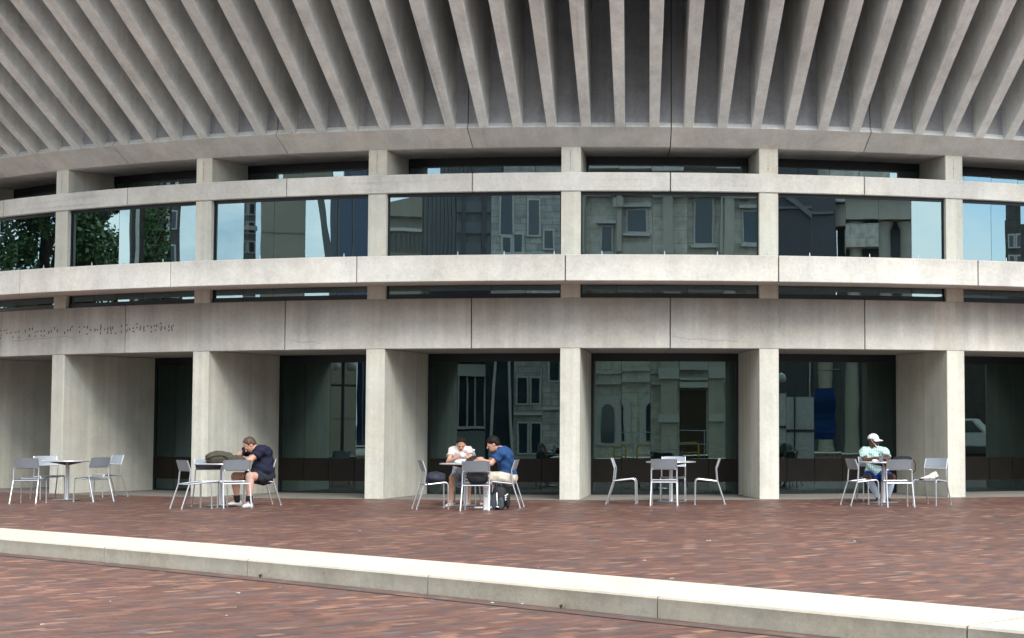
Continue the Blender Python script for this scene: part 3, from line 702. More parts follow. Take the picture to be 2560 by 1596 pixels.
# ------------------------------------------------------------------ people: one blended surface per body
def smin(a, b, k):
    h = np.clip(.5 + .5*(b - a)/k, 0, 1); return b*(1-h) + a*h - k*h*(1-h)
def cap(p, a, b, ra, rb, bulge=0.):
    a = np.array(a, np.float32); b = np.array(b, np.float32); ba = b - a
    t = np.clip(((p - a) @ ba)/max(1e-9, float(ba @ ba)), 0, 1)
    return np.linalg.norm(p - a - t[:, None]*ba, axis=1) - (ra + (rb - ra)*t + bulge*np.sin(np.pi*np.clip(t*1.4, 0, 1)))
def ell(p, c, ax, r):
    q = ((p - np.array(c, np.float32)) @ np.array([list(v) for v in ax], np.float32).T)
    r = np.array(r, np.float32); k0 = np.linalg.norm(q/r, axis=1); k1 = np.linalg.norm(q/(r*r), axis=1) + 1e-9
    return k0*(k0 - 1)/k1
def surface(fn, lo, hi, h):
    lo = np.array(lo, np.float32); n = np.ceil((np.array(hi) - lo)/h).astype(int) + 1
    ax = [lo[i] + h*np.arange(n[i], dtype=np.float32) for i in range(3)]
    v = np.empty(n, np.float32); Yg, Zg = np.meshgrid(ax[1], ax[2], indexing='ij')
    st = max(1, 400000//(n[1]*n[2]))
    for i in range(0, n[0], st):
        xs = ax[0][i:i+st]; P = np.empty((len(xs), n[1], n[2], 3), np.float32)
        P[..., 0] = xs[:, None, None]; P[..., 1] = Yg; P[..., 2] = Zg
        v[i:i+st] = fn(P.reshape(-1, 3)).reshape(len(xs), n[1], n[2])
    ins = v < 0; m = n - 1
    S = np.zeros((*m, 3), np.float32); C = np.zeros(m, np.float32)
    gi = np.stack(np.meshgrid(*[np.arange(k, dtype=np.float32) for k in n], indexing='ij'), -1)
    quads = []
    for d in range(3):
        sl0 = [slice(None)]*3; sl1 = [slice(None)]*3; sl0[d] = slice(0, -1); sl1[d] = slice(1, None)
        a, b = v[tuple(sl0)], v[tuple(sl1)]; cr = (a < 0) != (b < 0)
        t = np.where(cr, a/np.where(cr, a - b, 1), 0)
        pos = gi[tuple(sl0)].copy(); pos[..., d] += t
        o = [i for i in range(3) if i != d]
        for da in (0, 1):
            for db in (0, 1):
                s = [slice(None)]*3; s[o[0]] = slice(da, da + m[o[0]]); s[o[1]] = slice(db, db + m[o[1]]); s = tuple(s)
                c = cr[s]; S += pos[s]*c[..., None]; C += c
        idx = np.argwhere(cr)
        idx = idx[(idx[:, o[0]] > 0) & (idx[:, o[1]] > 0) & (idx[:, o[0]] < m[o[0]]) & (idx[:, o[1]] < m[o[1]])]
        neg = a[tuple(idx.T)] < 0
        q = []
        for da, db in ((1, 1), (0, 1), (0, 0), (1, 0)):
            k = idx.copy(); k[:, o[0]] -= da; k[:, o[1]] -= db; q.append(k)
        quads.append((np.stack(q, 1), neg if d != 1 else ~neg))
    act = C > 0; ids = -np.ones(m, int); ids[act] = np.arange(act.sum())
    V = (S[act]/C[act][:, None])*h + lo; Fs = []
    for q, neg in quads:
        f = ids[q[..., 0], q[..., 1], q[..., 2]]; f[neg] = f[neg][:, ::-1]; Fs.append(f)
    Fq = np.concatenate(Fs)
    # two relaxation passes
    for _ in range(2):
        acc = np.zeros_like(V); cnt = np.zeros(len(V), np.float32)
        for i in range(4):
            a, b = Fq[:, i], Fq[:, (i+1) % 4]
            np.add.at(acc, a, V[b]); np.add.at(cnt, a, 1); np.add.at(acc, b, V[a]); np.add.at(cnt, b, 1)
        V = V*.5 + .5*acc/np.maximum(cnt, 1)[:, None]
    return V, Fq
def meshobj(name, V, Fq, mats, parent, origin, mi=None):
    me = bpy.data.meshes.new(name); me.from_pydata((V - np.array(origin)).tolist(), [], Fq.tolist())
    for m in mats: me.materials.append(m)
    if mi is not None: me.polygons.foreach_set('material_index', np.asarray(mi, np.int32))
    me.polygons.foreach_set('use_smooth', [True]*len(me.polygons)); me.update()
    o = bpy.data.objects.new(name, me); COL.objects.link(o); o.parent = parent; return o
def fabric(name, col, stripe=None):
    m, nt, b = newmat(name); g = G(nt); p = g.pos()
    n = g.noise(p, 9, 4); c = g.mix(1.0, tuple(col), g.rng(n, .3, .7, .8, 1.2), 'MULTIPLY')
    if stripe:
        co = g.mapv(p, (1, 1, 1), (0, 0, .25)); s = g.n('ShaderNodeSeparateXYZ'); g.l(co, s.inputs[0])
        nx = g.math('MULTIPLY_ADD', g.noise(p, 6, 2), .02, s.outputs[0])
        f = g.math('FRACT', g.math('MULTIPLY', nx, 24.)); k = g.math('LESS_THAN', g.math('ABSOLUTE', g.math('SUBTRACT', f, .5)), .24)
        f2 = g.math('FRACT', g.math('MULTIPLY', s.outputs[2], 19.)); k2 = g.math('LESS_THAN', f2, .22)
        c = g.mix(g.math('MULTIPLY', k, .95), c, tuple(stripe)); c = g.mix(g.math('MULTIPLY', k2, .4), c, (.70, .78, .76))
    g.l(c, b.inputs['Base Color']); setp(b, Roughness=.85); b.inputs['Specular IOR Level'].default_value = .2
    g.bump(g.noise(g.mapv(p, (1, 1, .45)), 16, 4), .5, .02, b); return m
def skinmat(name, col):
    m, nt, b = newmat(name); g = G(nt); p = g.pos()
    n = g.noise(p, 20, 3); c = g.mix(g.rng(n, .35, .65), tuple(col), tuple(x*y for x, y in zip(col, (.93, .82, .78))))
    g.l(c, b.inputs['Base Color']); setp(b, Roughness=.55); b.inputs['Specular IOR Level'].default_value = .35; return m
M['eye'] = plain('dark_eye', (.02, .015, .012), .3)
M['lip'] = plain('lip_colour', (.30, .10, .09), .5)
UPv = Vector((0, 0, 1))
def person(label, J, mats, o):
    """J: joints in world space; o: options"""
    A = {k: np.array(v, np.float32) for k, v in J.items()}
    root = thing('person', label, 'person', Vector((J['pelvis'].x, J['pelvis'].y, 0)))
    org = np.array(root.location, np.float32)
    f = J['face'].normalized(); u = (J['crown'] - f*J['crown'].dot(f)).normalized(); s = f.cross(u)   # s: person's right
    c = J['head']; ax = (s, f, u); H = o.get('hs', 1.)
    L = lambda x, y, z: np.array(c + s*x*H + f*y*H + u*z*H, np.float32)
    fat = o.get('fat', 1.); lim = o.get('limb', 1.)
    up = (J['neck'] - J['pelvis']).normalized()
    sh = (J['shR'] - J['shL']).normalized(); fw = sh.cross(up)*-1 if False else up.cross(sh)
    if fw.dot(f) < 0 and fw.dot((J['kneeL'] + J['kneeR'])/2 - J['pelvis']) < 0: fw = -fw
    tax = (sh, fw, up)
    Pv, Nk = J['pelvis'], J['neck']
    mid = Pv.lerp(Nk, .36) + fw*.02*fat; che = Pv.lerp(Nk, .70) + fw*J.get('bow', 0.)*0
    bk = o.get('hunch', .03)
    def torso(p, g=0.):
        d = ell(p, Pv + up*.02, tax, (.165*fat**.5 + g, .125*fat**.5 + g, .13 + g))
        d = smin(d, ell(p, mid - fw*bk*.5, tax, (.145*fat + g, .118*fat + g, .19 + g)), .07)
        d = smin(d, ell(p, che - fw*bk, tax, (.165*fat**.6 + g, .115*fat**.6 + g, .17 + g)), .07)
        d = smin(d, cap(p, A['shL'], A['shR'], .058*lim + g, .058*lim + g), .06)
        d = smin(d, cap(p, np.array(Nk - up*.03), np.array(Nk.lerp(J['shL'], .8)), .05 + g, .045 + g), .04)
        d = smin(d, cap(p, np.array(Nk - up*.03), np.array(Nk.lerp(J['shR'], .8)), .05 + g, .045 + g), .04)
        return d
    def uparm(p, S, g=0., t=1.):
        e = A['sh'+S] + (A['el'+S] - A['sh'+S])*t
        return cap(p, A['sh'+S], e, .056*lim + g, (.056 + (.041 - .056)*t)*lim + g*1.15)
    def legs(p, g=0., t=1., S='L', flare=0.):
        k = A['hip'+S] + (A['knee'+S] - A['hip'+S])*t
        return cap(p, A['hip'+S], k, .092*lim + g, (.092 + (.060 - .092)*t)*lim + g + flare)
    def headf(p):
        d = ell(p, L(0, -.012, .035), ax, (.074*H, .094*H, .088*H))
        d = smin(d, ell(p, L(0, .012, -.035), ax, (.062*H, .074*H, .082*H)), .03)
        d = smin(d, ell(p, L(0, .040, -.082), ax, (.038*H, .036*H, .030*H)), .03)       # chin
        d = smin(d, cap(p, L(0, .086, .012), L(0, .108, -.026), .009*H, .0145*H), .012)  # nose
        d = smin(d, cap(p, L(-.03, .080, .018), L(.03, .080, .018), .008*H, .008*H), .014) # brow
        for q in (-1, 1):
            d = -smin(-d, ell(p, L(q*.031, .094, .000), ax, (.017*H, .012*H, .010*H)), .008)   # sockets
            d = smin(d, ell(p, L(q*.031, .079, .000), ax, (.0125*H, .0125*H, .0125*H)), .004)
            d = smin(d, ell(p, L(q*.074, -.010, -.005), ax, (.010*H, .020*H, .031*H)), .006)   # ears
        d = smin(d, ell(p, L(0, .083, -.056), ax, (.024*H, .012*H, .0075*H)), .006)
        return smin(d, cap(p, np.array(Nk - up*.02), L(0, -.022, -.05), .058*lim**.5, .054*lim**.5), .035)
    def body(p):
        d = torso(p, 0.)
        for S in 'LR':
            d = smin(d, uparm(p, S), .03)
            d = smin(d, cap(p, A['el'+S], A['wr'+S], .043*lim, .028*lim, .004), .02)
            d = smin(d, legs(p, 0, 1, S), .05)
            d = smin(d, cap(p, A['knee'+S], A['ank'+S], .057*lim, .038*lim, .012*lim), .03)
            d = smin(d, cap(p, A['ank'+S] - [0, 0, .02], A['ank'+S] + .62*(A['toe'+S] - A['ank'+S]), .034, .022), .02)
            d = smin(d, cap(p, A['wr'+S], A['wr'+S] + .6*(A['hand'+S] - A['wr'+S]), .027, .027), .015)
        return smin(d, headf(p), .02)
    allp = np.array(list(A.values()))
    pts = np.array([A[k] for k in A if k not in ('face', 'crown', 'palmL', 'palmR')])
    lo, hi = pts.min(0) - .22, pts.max(0) + .22; lo[2] = max(lo[2], -.01)
    V, Fq = surface(body, lo, hi, .0095)
    # finer head replaces nothing: it is blended in the same field, so refine by a separate local pass over the same surface
    cen = V[Fq].mean(1); near = np.linalg.norm(cen - L(0, .0, -.005), axis=1) < .118*H
    Fq = Fq[~near]
    Vh, Fh = surface(body, np.array(c) - .16*H, np.array(c) + .16*H, .0052)
    ch = Vh[Fh].mean(1); keep = np.linalg.norm(ch - L(0, 0, -.005), axis=1) < .128*H
    Fh = Fh[keep]
    VV = [V, Vh]; FF = [Fq, Fh + len(V)]; off = len(V) + len(Vh)
    # hands: palm, four fingers of different length, thumb
    for S in 'LR':
        wr, hd = J['wr'+S], J['hand'+S]; d = (hd - wr).normalized(); pn_ = J['palm'+S].normalized()   # pn_: direction the palm faces
        pn_ = (pn_ - d*pn_.dot(d)).normalized(); sd = d.cross(pn_)*(1 if S == 'L' else -1)              # towards the thumb
        curl = o.get('curl', .7); prm = []
        base = wr + d*.095
        for k, (ofs, ln) in enumerate(((.030, .070), (.010, .080), (-.011, .074), (-.031, .058))):
            b0 = base + sd*ofs - d*(.004*abs(k-1)); pts_ = [b0 - d*.03]; dirv = d.copy(); pts_.append(b0)
            for j, fr in enumerate((.45, .32, .23)):
                a = curl*(.55 + .5*j) + .08*k; dd = (dirv*cos(a) + pn_*sin(a)).normalized(); pts_.append(pts_[-1] + dd*ln*fr)
            for q, (a, b) in enumerate(zip(pts_[:-1], pts_[1:])): prm.append((np.array(a), np.array(b), .0098 - .0008*q, .0092 - .0009*q))
        t0 = wr + d*.030 + sd*.022; t1 = t0 + (d*.55 + sd*.75 + pn_*.25).normalized()*.042; t2 = t1 + (d*.85 + sd*.25 + pn_*.35).normalized()*.034
        prm += [(np.array(t0), np.array(t1), .013, .0105), (np.array(t1), np.array(t2), .0105, .0085)]
        pc = wr + d*.055
        def hand(p):
            e = ell(p, pc, (sd, d, pn_), (.043, .058, .0165))
            e = smin(e, cap(p, np.array(wr - d*.02), np.array(wr + d*.03), .027*lim**.5, .025), .02)
            fd = None
            for a, b, ra, rb in prm:
                q = cap(p, a, b, ra, rb); fd = q if fd is None else np.minimum(fd, q)
            return smin(e, fd, .006)
        q = np.array([x for pr in prm for x in pr[:2]] + [np.array(wr)]); l2, h2 = q.min(0) - .05, q.max(0) + .05
        Vx, Fx = surface(hand, l2, h2, .0058); VV.append(Vx); FF.append(Fx + off); off += len(Vx)
    V = np.concatenate(VV); Fq = np.concatenate(FF); cen = V[Fq].mean(1); mi = np.zeros(len(Fq), int)
    for q in (-1, 1): mi[np.linalg.norm((cen - L(q*.031, .090, .000))/np.array([1, 1, 1]), axis=1) < .0125*H] = 1
    lc = (cen - L(0, .092, -.056)) @ np.array([list(a) for a in ax]).T
    mi[(np.abs(lc[:, 0]) < .022*H) & (np.abs(lc[:, 2]) < .007*H) & (np.abs(lc[:, 1]) < .02)] = 2
    if o.get('beard'):
        lc = (cen - L(0, .0, 0)) @ np.array([list(a) for a in ax]).T
        mi[(lc[:, 2] < -.062*H) & (lc[:, 2] > -.115*H) & (lc[:, 1] > .03*H)] = 3
    meshobj('body', V, Fq, [mats['skin'], M['eye'], mats.get('lip', M['lip']), mats['hair']], root, org, mi)
    # shirt
    sl = o.get('sleeve', .62); gt = .016
    wv = lambda p: (.0065)*np.sin(p[:, 2]*45 + p[:, 0]*23 + 2*np.sin(p[:, 1]*18)) + .003*np.sin(p[:, 0]*61 - p[:, 2]*37)
    upn = np.array(up, np.float32); nk = np.array(Nk, np.float32)
    def shirt(p):
        d = torso(p, gt)
        if o.get('belly'): d = smin(d, ell(p, Pv.lerp(Nk, .2) + fw*.05, tax, (.18*fat, .15*fat, .15)), .06)
        for S in 'LR':
            a = A['sh'+S]; b = A['el'+S]; e = b - a; ln = np.linalg.norm(e); e = e/ln
            q = cap(p, a, a + e*ln*(sl + .1), .060*lim + gt, .054*lim + gt*1.5); q = np.maximum(q, (p - a) @ e - ln*sl)
            d = smin(d, q, .03)
        d = np.maximum(d, -((p - np.array(Pv - up*o.get('hem', .10), np.float32)) @ upn))
        nc = L(0, -.015, -.075)
        d = np.maximum(d, -cap(p, nk + upn*.0, nc, .066*lim**.5, .062*lim**.5))
        return d + wv(p)
    V, Fq = surface(shirt, lo, hi, .0105); meshobj(o.get('top', 'shirt'), V, Fq, [mats['shirt']], root, org)
    # shorts
    ts = o.get('short', .72)
    def shorts(p):
        d = np.maximum(ell(p, Pv + up*.0, tax, (.182*fat**.5, .142*fat**.5, .15 + o.get('rise', 0))), (p - np.array(Pv + up*(.08 + o.get('rise', 0)), np.float32)) @ upn)
        for S in 'LR':
            a = A['hip'+S]; b = A['knee'+S]; e = b - a; ln = np.linalg.norm(e); e = e/ln
            q = np.maximum(cap(p, a, a + e*ln*(ts+.1), .108*lim, .092*lim), (p - a) @ e - ln*ts); d = smin(d, q, .03)
        return d + wv(p)*.8
    V, Fq = surface(shorts, lo, hi, .0105); meshobj('shorts', V, Fq, [mats['shorts']], root, org)
    # hair
    if o.get('hairstyle') != 'none':
        st = o.get('hairstyle', 'short')
        def hair(p):
            d = ell(p, L(0, -.016, .042), ax, (.084*H, .104*H, .094*H))
            d = smin(d, ell(p, L(0, -.045, -.01), ax, (.078*H, .062*H, .075*H)), .02)
            q = (p - np.array(c, np.float32)) @ np.array([list(a) for a in ax], np.float32).T / H
            if st == 'thin': cut = np.maximum(q[:, 1] - .035 - .25*(q[:, 2] - .06), -(q[:, 2] - .0 + .0) - .02 - np.maximum(0, -q[:, 1])*.55)
            elif st == 'tied': cut = np.maximum(q[:, 1] - .070 + np.maximum(0, .085 - q[:, 2])*.62, -(q[:, 2]) - .065)
            else: cut = np.maximum(q[:, 1] - .088 + np.maximum(0, .062 - q[:, 2])*1.15, -(q[:, 2]) - .02 - np.maximum(0, -q[:, 1])*.6)
            d = np.maximum(d, cut*H)
            if st == 'tied': d = smin(d, cap(p, L(.0, -.10, .01), L(-.02, -.115, -.10), .028, .014), .02)
            return d + .0028*np.sin(q[:, 0]*170 + 30*q[:, 2]) + .002*np.sin(q[:, 1]*120 + q[:, 2]*90)
        V, Fq = surface(hair, np.array(c) - .19*H, np.array(c) + .19*H, .006); meshobj('hair', V, Fq, [mats['hair']], root, org)
    # shoes and socks
    for S in 'LR':
        a, t = J['ank'+S], J['toe'+S]; d = Vector((t.x - a.x, t.y - a.y, 0)); d.normalize()
        gnd = a.z - .085
        ctr = Vector((a.x, a.y, gnd)) + d*.055
        shoe('shoe', root, ctr - Vector(org.tolist()), math.atan2(d.y, d.x), mats['shoe'], mats['sole'], o.get('foot', 1.))
        if 'sock' in mats:
            kn = J['knee'+S]; tt = o.get('sock', .25); e = a.lerp(kn, tt)
            r1 = .040*lim + .006; r2 = (.038 + .02*tt*1.6)*lim + .008
            mb = MB(); mb.tube([a - UPv*.03, a, a.lerp(e, .5), e], [r1, r1, (r1 + r2)/2 + (.008*lim if tt > .5 else 0), r2], 14)
            mb.v = [tuple(Vector(v) - Vector(org.tolist())) for v in mb.v]; mb.build('sock', mats['sock'], root, smooth=True)
    return root, L, ax, org

V3 = Vector
def joints(zf, Y, spec):
    """spec: name -> (zoom x, zoom y, depth offset)"""
    return {k: atY(*zf(v[0], v[1]), Y + v[2]) for k, v in spec.items()}
M['skin_pale'] = skinmat('pale_skin', (.52, .31, .24)); M['skin_tan'] = skinmat('light_tan_skin', (.47, .28, .19)); M['skin_dark'] = skinmat('dark_brown_skin', (.085, .042, .028))
hair_dk = plain('black_hair', (.008, .006, .005), .6, 0, .3, 30, spec=.15); hair_br = plain('brown_hair', (.055, .032, .02), .55, 0, .3, 30); hair_gr = plain('dark_grey_beard', (.05, .045, .045), .8)
white_sh = plain('white_trainer', (.72, .75, .78), .6); sole_w = plain('pale_sole', (.6, .6, .6), .7)

# man in navy leaning on the backpack
YA = chA.location.y - .02
J = joints(z5, YA, dict(pelvis=(1735, 865, 0), neck=(1610, 395, -.02), head=(1478, 352, -.05), shL=(1672, 455, -.19), shR=(1470, 425, .17),
    elL=(1470, 600, -.30), wrL=(1300, 612, -.05), handL=(1225, 612, .06), elR=(1318, 505, .22), wrR=(1262, 590, .02), handR=(1222, 632, -.06),
    hipL=(1690, 880, -.12), hipR=(1680, 880, .10), kneeL=(1478, 862, -.44), kneeR=(1235, 862, -.02), ankL=(1468, 1215, -.50), ankR=(1268, 1200, .0)))
J['face'] = V3((-.66, -.28, -.72)); J['crown'] = V3((-.6, -.2, .8)); J['palmL'] = V3((0, 0, -1)); J['palmR'] = V3((-.3, -.2, -1))
J['ankL'].z = .085; J['ankR'].z = .085
J['toeL'] = V3((J['ankL'].x - .05, J['ankL'].y - .17, .03)); J['toeR'] = V3((J['ankR'].x - .15, J['ankR'].y - .06, .03))
person('man in navy T-shirt and dark shorts hunched over the table with the olive backpack', J,
    dict(skin=M['skin_pale'], hair=hair_br, shirt=fabric('navy_tee', (.012, .014, .032)), shorts=fabric('charcoal_shorts', (.022, .026, .034)), shoe=white_sh, sole=sole_w, sock=plain('black_sock', (.012, .012, .015), .9)),
    dict(fat=1.32, limb=1.14, hs=1.08, hairstyle='thin', sleeve=.55, belly=True, short=.66, sock=.22, hunch=.06, hem=.14, curl=.5))
# woman in white
YB = chB.location.y - .06
J = joints(z2, YB, dict(pelvis=(1010, 860, .02), neck=(1000, 400, -.10), head=(1003, 335, -.15), shL=(1135, 432, -.07), shR=(862, 438, -.07),
    elL=(1165, 600, -.26), wrL=(1112, 560, -.34), handL=(1052, 515, -.37), elR=(795, 620, -.22), wrR=(925, 565, -.35), handR=(1000, 515, -.38),
    hipL=(1100, 870, -.02), hipR=(920, 870, -.02), kneeL=(1120, 880, -.42), kneeR=(860, 885, -.42), ankL=(1130, 1310, -.38), ankR=(838, 1310, -.42)))
J['face'] = V3((.16, -.86, -.48)); J['crown'] = V3((.05, -.35, .94)); J['palmL'] = V3((-.7, .3, .2)); J['palmR'] = V3((.7, .3, .2))
for S in 'LR': J['ank'+S].z = .085
J['toeL'] = V3((J['ankL'].x + .02, J['ankL'].y - .15, .03)); J['toeR'] = V3((J['ankR'].x - .05, J['ankR'].y - .15, .03))
r_, L_, ax_, og_ = person('woman with dark tied hair in white T-shirt and light blue shorts eating at the table', J,
    dict(skin=M['skin_tan'], hair=hair_dk, shirt=fabric('white_tee', (.52, .475, .47)), shorts=fabric('light_blue_shorts', (.30, .42, .56)), shoe=plain('grey_trainer', (.42, .42, .43), .7), sole=sole_w),
    dict(fat=.90, limb=.84, hs=.98, hairstyle='tied', sleeve=.52, short=.55, hem=-.11, rise=.07, foot=.88, curl=.75))
mb = MB(); noisy_ellipsoid((0, 0, 0), (.05, .035, .04), 51, .22, mb=mb)
tag(mb.build('sandwich', M['paper'], None, smooth=True, loc=atY(*z2(1030, 515), YB - .40)), 'wrapped food held up in both hands by the woman in white', 'sandwich')
# man in blue
YC = chC.location.y
J = joints(z2, YC, dict(pelvis=(1795, 880, .02), neck=(1640, 405, -.02), head=(1530, 335, -.04), shL=(1665, 480, -.18), shR=(1610, 465, .19),
    elL=(1495, 650, -.26), wrL=(1370, 600, -.18), handL=(1290, 550, -.12), elR=(1470, 640, .15), wrR=(1360, 610, .12), handR=(1280, 590, .08),
    hipL=(1760, 895, -.10), hipR=(1760, 895, .10), kneeL=(1420, 870, -.17), kneeR=(1420, 870, .15), ankL=(1420, 1300, -.12), ankR=(1440, 1290, .14)))
J['face'] = V3((-.90, -.16, -.36)); J['crown'] = V3((-.36, -.05, .92)); J['palmL'] = V3((-.2, .6, -.6)); J['palmR'] = V3((-.2, -.3, -.9))
for S in 'LR': J['ank'+S].z = .085; J['toe'+S] = V3((J['ank'+S].x - .15, J['ank'+S].y, .03))
person('man in royal blue T-shirt and khaki shorts reaching across the table towards the woman', J,
    dict(skin=M['skin_pale'], hair=hair_dk, shirt=fabric('blue_tee', (.018, .055, .155)), shorts=fabric('khaki_shorts', (.46, .42, .35)), shoe=plain('dark_trainer', (.03, .03, .035), .7), sole=sole_w),
    dict(fat=1.04, limb=1.0, hs=1.04, hairstyle='short', sleeve=.62, short=.88, hem=.15, hunch=.05, curl=.45))
# man in white cap
YD = chD.location.y - .08
J = joints(z4, YD, dict(pelvis=(800, 870, .02), neck=(785, 450, -.03), head=(783, 330, -.05), shL=(955, 498, -.03), shR=(622, 500, -.03),
    elL=(1010, 615, -.24), wrL=(900, 612, -.36), handL=(830, 618, -.36), elR=(650, 645, -.22), wrR=(800, 605, -.34), handR=(890, 598, -.38),
    hipL=(890, 880, -.02), hipR=(715, 880, -.02), kneeL=(1075, 905, -.38), kneeR=(690, 900, -.40), ankL=(1000, 1260, -.36), ankR=(850, 1265, -.38)))
J['face'] = V3((.86, -.50, -.02)); J['crown'] = V3((.0, 0, 1)); J['palmL'] = V3((0, .2, -1)); J['palmR'] = V3((0, .2, -1))
for S in 'LR': J['ank'+S].z = .085
J['toeL'] = V3((J['ankL'].x + .03, J['ankL'].y - .15, .03)); J['toeR'] = V3((J['ankR'].x - .03, J['ankR'].y - .15, .03))
rD, L, ax, org = person('man in white cap, lowered mask, mint striped shirt and blue shorts, looking right', J,
    dict(skin=M['skin_dark'], hair=hair_gr, lip=plain('dark_lip', (.09, .04, .035), .5), shirt=fabric('mint_striped_shirt', (.42, .56, .53), (.22, .41, .38)), shorts=fabric('blue_shorts', (.012, .045, .22)), shoe=plain('black_shoe', (.015, .015, .018), .6), sole=M['rubber'], sock=plain('grey_blue_sock', (.36, .43, .50), .9)),
    dict(fat=1.06, limb=1.0, hs=1.06, hairstyle='none', beard=True, sleeve=.68, short=.78, sock=.82, hem=.05, curl=.35))
# his cap (crown and visor) and the mask under his chin
s, f, u = ax; hc = Vector(L(0, -.010, .030).tolist()); mb = MB(); rings = []
H = 1.06
for j in range(9):
    b = (pi/2)*(j/8.0)*.97; rings.append([hc + (s*cos(a)*.086*H + f*sin(a)*.106*H)*cos(b) + u*(.098*H*sin(b)) for a in [2*pi*k/24 for k in range(24)]])
mb.loft(rings)
cl = lambda mbx: setattr(mbx, 'v', [tuple(Vector(v) - Vector(org.tolist())) for v in mbx.v])
cl(mb); capo = mb.build('cap', fabric('white_cap', (.60, .61, .60)), rD, smooth=True)
mb = MB(); rings = []
for j in range(13):
    x = -1 + 2*j/12; a = x*.085*H; e0 = .105*H*math.sqrt(max(0, 1 - (x*.93)**2)); e1 = e0*.55 + .135*H*(1 - .55*x*x)
    z0 = .004 - .012*x*x; z1 = -.022 - .018*x*x
    P0 = hc + s*a + f*e0 + u*z0; P1 = hc + s*a*.92 + f*e1 + u*z1
    rings.append([P0, P1, P1 - u*.005, P0 - u*.007])
mb.loft(rings); cl(mb); mb.build('visor', fabric('white_visor', (.60, .61, .60)), capo, smooth='auto')
mb = MB(); rings = []
for j in range(13):
    x = -1 + 2*j/12; th = x*1.15
    P = Vector(L(.066*sin(th), .018 + .060*cos(th), -.088 - .020*cos(th) + .05*abs(x)**3).tolist()); r = .016*(1 - .55*abs(x))
    n_ = (s*sin(th) + f*cos(th)).normalized()
    rings.append([P + u*r + n_*.006, P + n_*.014, P - u*r + n_*.006, P - u*r*.6, P + u*r*.6])
mb.loft(rings); cl(mb); fm = mb.build('face_mask', fabric('white_mask', (.78, .80, .82)), rD, smooth=True)
mb = MB()
for q in (-1, 1): mb.tube([Vector(L(q*.060, .040, -.055).tolist()), Vector(L(q*.076, .015, -.02).tolist()), Vector(L(q*.082, -.012, .02).tolist())], .0028, 6)
cl(mb); mb.build('ear_loop', fabric('white_loop', (.8, .8, .8)), fm, smooth=True)
mb = MB()
for q in (-1, 1): noisy_ellipsoid(L(q*.031, .094, .002).tolist(), (.024, .016, .017), 3, .02, 10, 8, mb=mb)
mb.tube([Vector(L(-.05, .085, .006).tolist()), Vector(L(-.078, .0, .008).tolist())], .003, 6); mb.tube([Vector(L(.05, .085, .006).tolist()), Vector(L(.078, .0, .008).tolist())], .003, 6)
cl(mb); mb.build('sunglasses', plain('dark_lens', (.01, .008, .008), .2), rD, smooth=True)
# ------------------------------------------------------------------ indoors behind the glass
def inside(i, r): return CEN + PT(r, TH(i), 0)
M['wood'] = plain('varnished_wood', (.42, .26, .10), .45, 0, .2, 6)
M['seatred'] = plain('red_upholstery', (.25, .03, .02), .8)
wc = None
def wood_chair(i, r, rz, label):
    global wc
    if wc is None:
        wc = thing('wooden_chair', label, 'chair', inside(i, r), rz, 'wooden armchairs inside behind the glass')
        for s in (-1, 1):
            MB().tube(smooth_path([(.22*1, s*.25, 0), (.20, s*.25, .62), (-.22, s*.25, .66), (-.24, s*.25, .92)], .06), .02, 8).build('side_frame', M['wood'], wc, smooth='auto')
            MB().tube([(-.25, s*.25, 0), (-.24, s*.25, .92)], .02, 8).build('rear_leg', M['wood'], wc, smooth='auto')
        MB().tube([(-.24, -.25, .92), (-.24, .25, .92)], .022, 8).build('top_rail', M['wood'], wc, smooth='auto')
        MB().box((0, 0, .44), (.46, .46, .08)).build('seat', M['seatred'], wc, bevel=.02)
        MB().box((-.22, 0, .68), (.05, .44, .3)).build('backrest', M['seatred'], wc, bevel=.02)
        return wc
    return dup(wc, inside(i, r), rz, label)
th = lambda i: TH(i) - pi/2
for i, r, dz, lb in ((3.22, -3.3, .1, 'wooden armchair inside, first behind the glass left of the empty fourth table'), (3.40, -3.5, 1.7, 'wooden armchair inside with its red seat turned sideways behind the fourth table'),
                     (3.58, -3.35, -.2, 'wooden armchair inside behind the right part of the fourth window'), (3.80, -3.5, .2, 'wooden armchair inside next to the pier right of the fourth table'),
                     (4.36, -3.4, .1, 'wooden armchair inside behind the fifth window near the dark seated figure'), (4.55, -3.5, 1.6, 'wooden armchair inside behind the man in the white cap')):
    wood_chair(i, r, th(i) + pi + dz, lb)
def wood_table(i, r, label, proto=[None]):
    if proto[0] is None:
        t = thing('wooden_table', label, 'table', inside(i, r), th(i), 'wooden tables inside')
        MB().box((0, 0, .75), (1.0, 1.3, .04)).build('tabletop', M['wood'], t, bevel=.008)
        MB().lathe([(.05, 0), (.04, .73)], n=12).build('column', M['frame2'], t); MB().lathe([(.3, 0.012), (.3, .03)], n=20).build('base_plate', M['frame2'], t)
        proto[0] = t; return
    dup(proto[0], inside(i, r), th(i), label)
for i, r, lb in ((2.6, -4.6, 'wooden table inside behind the couple'), (3.5, -4.8, 'wooden table inside behind the fourth outdoor table'), (4.45, -4.7, 'wooden table inside behind the rightmost man')): wood_table(i, r, lb)

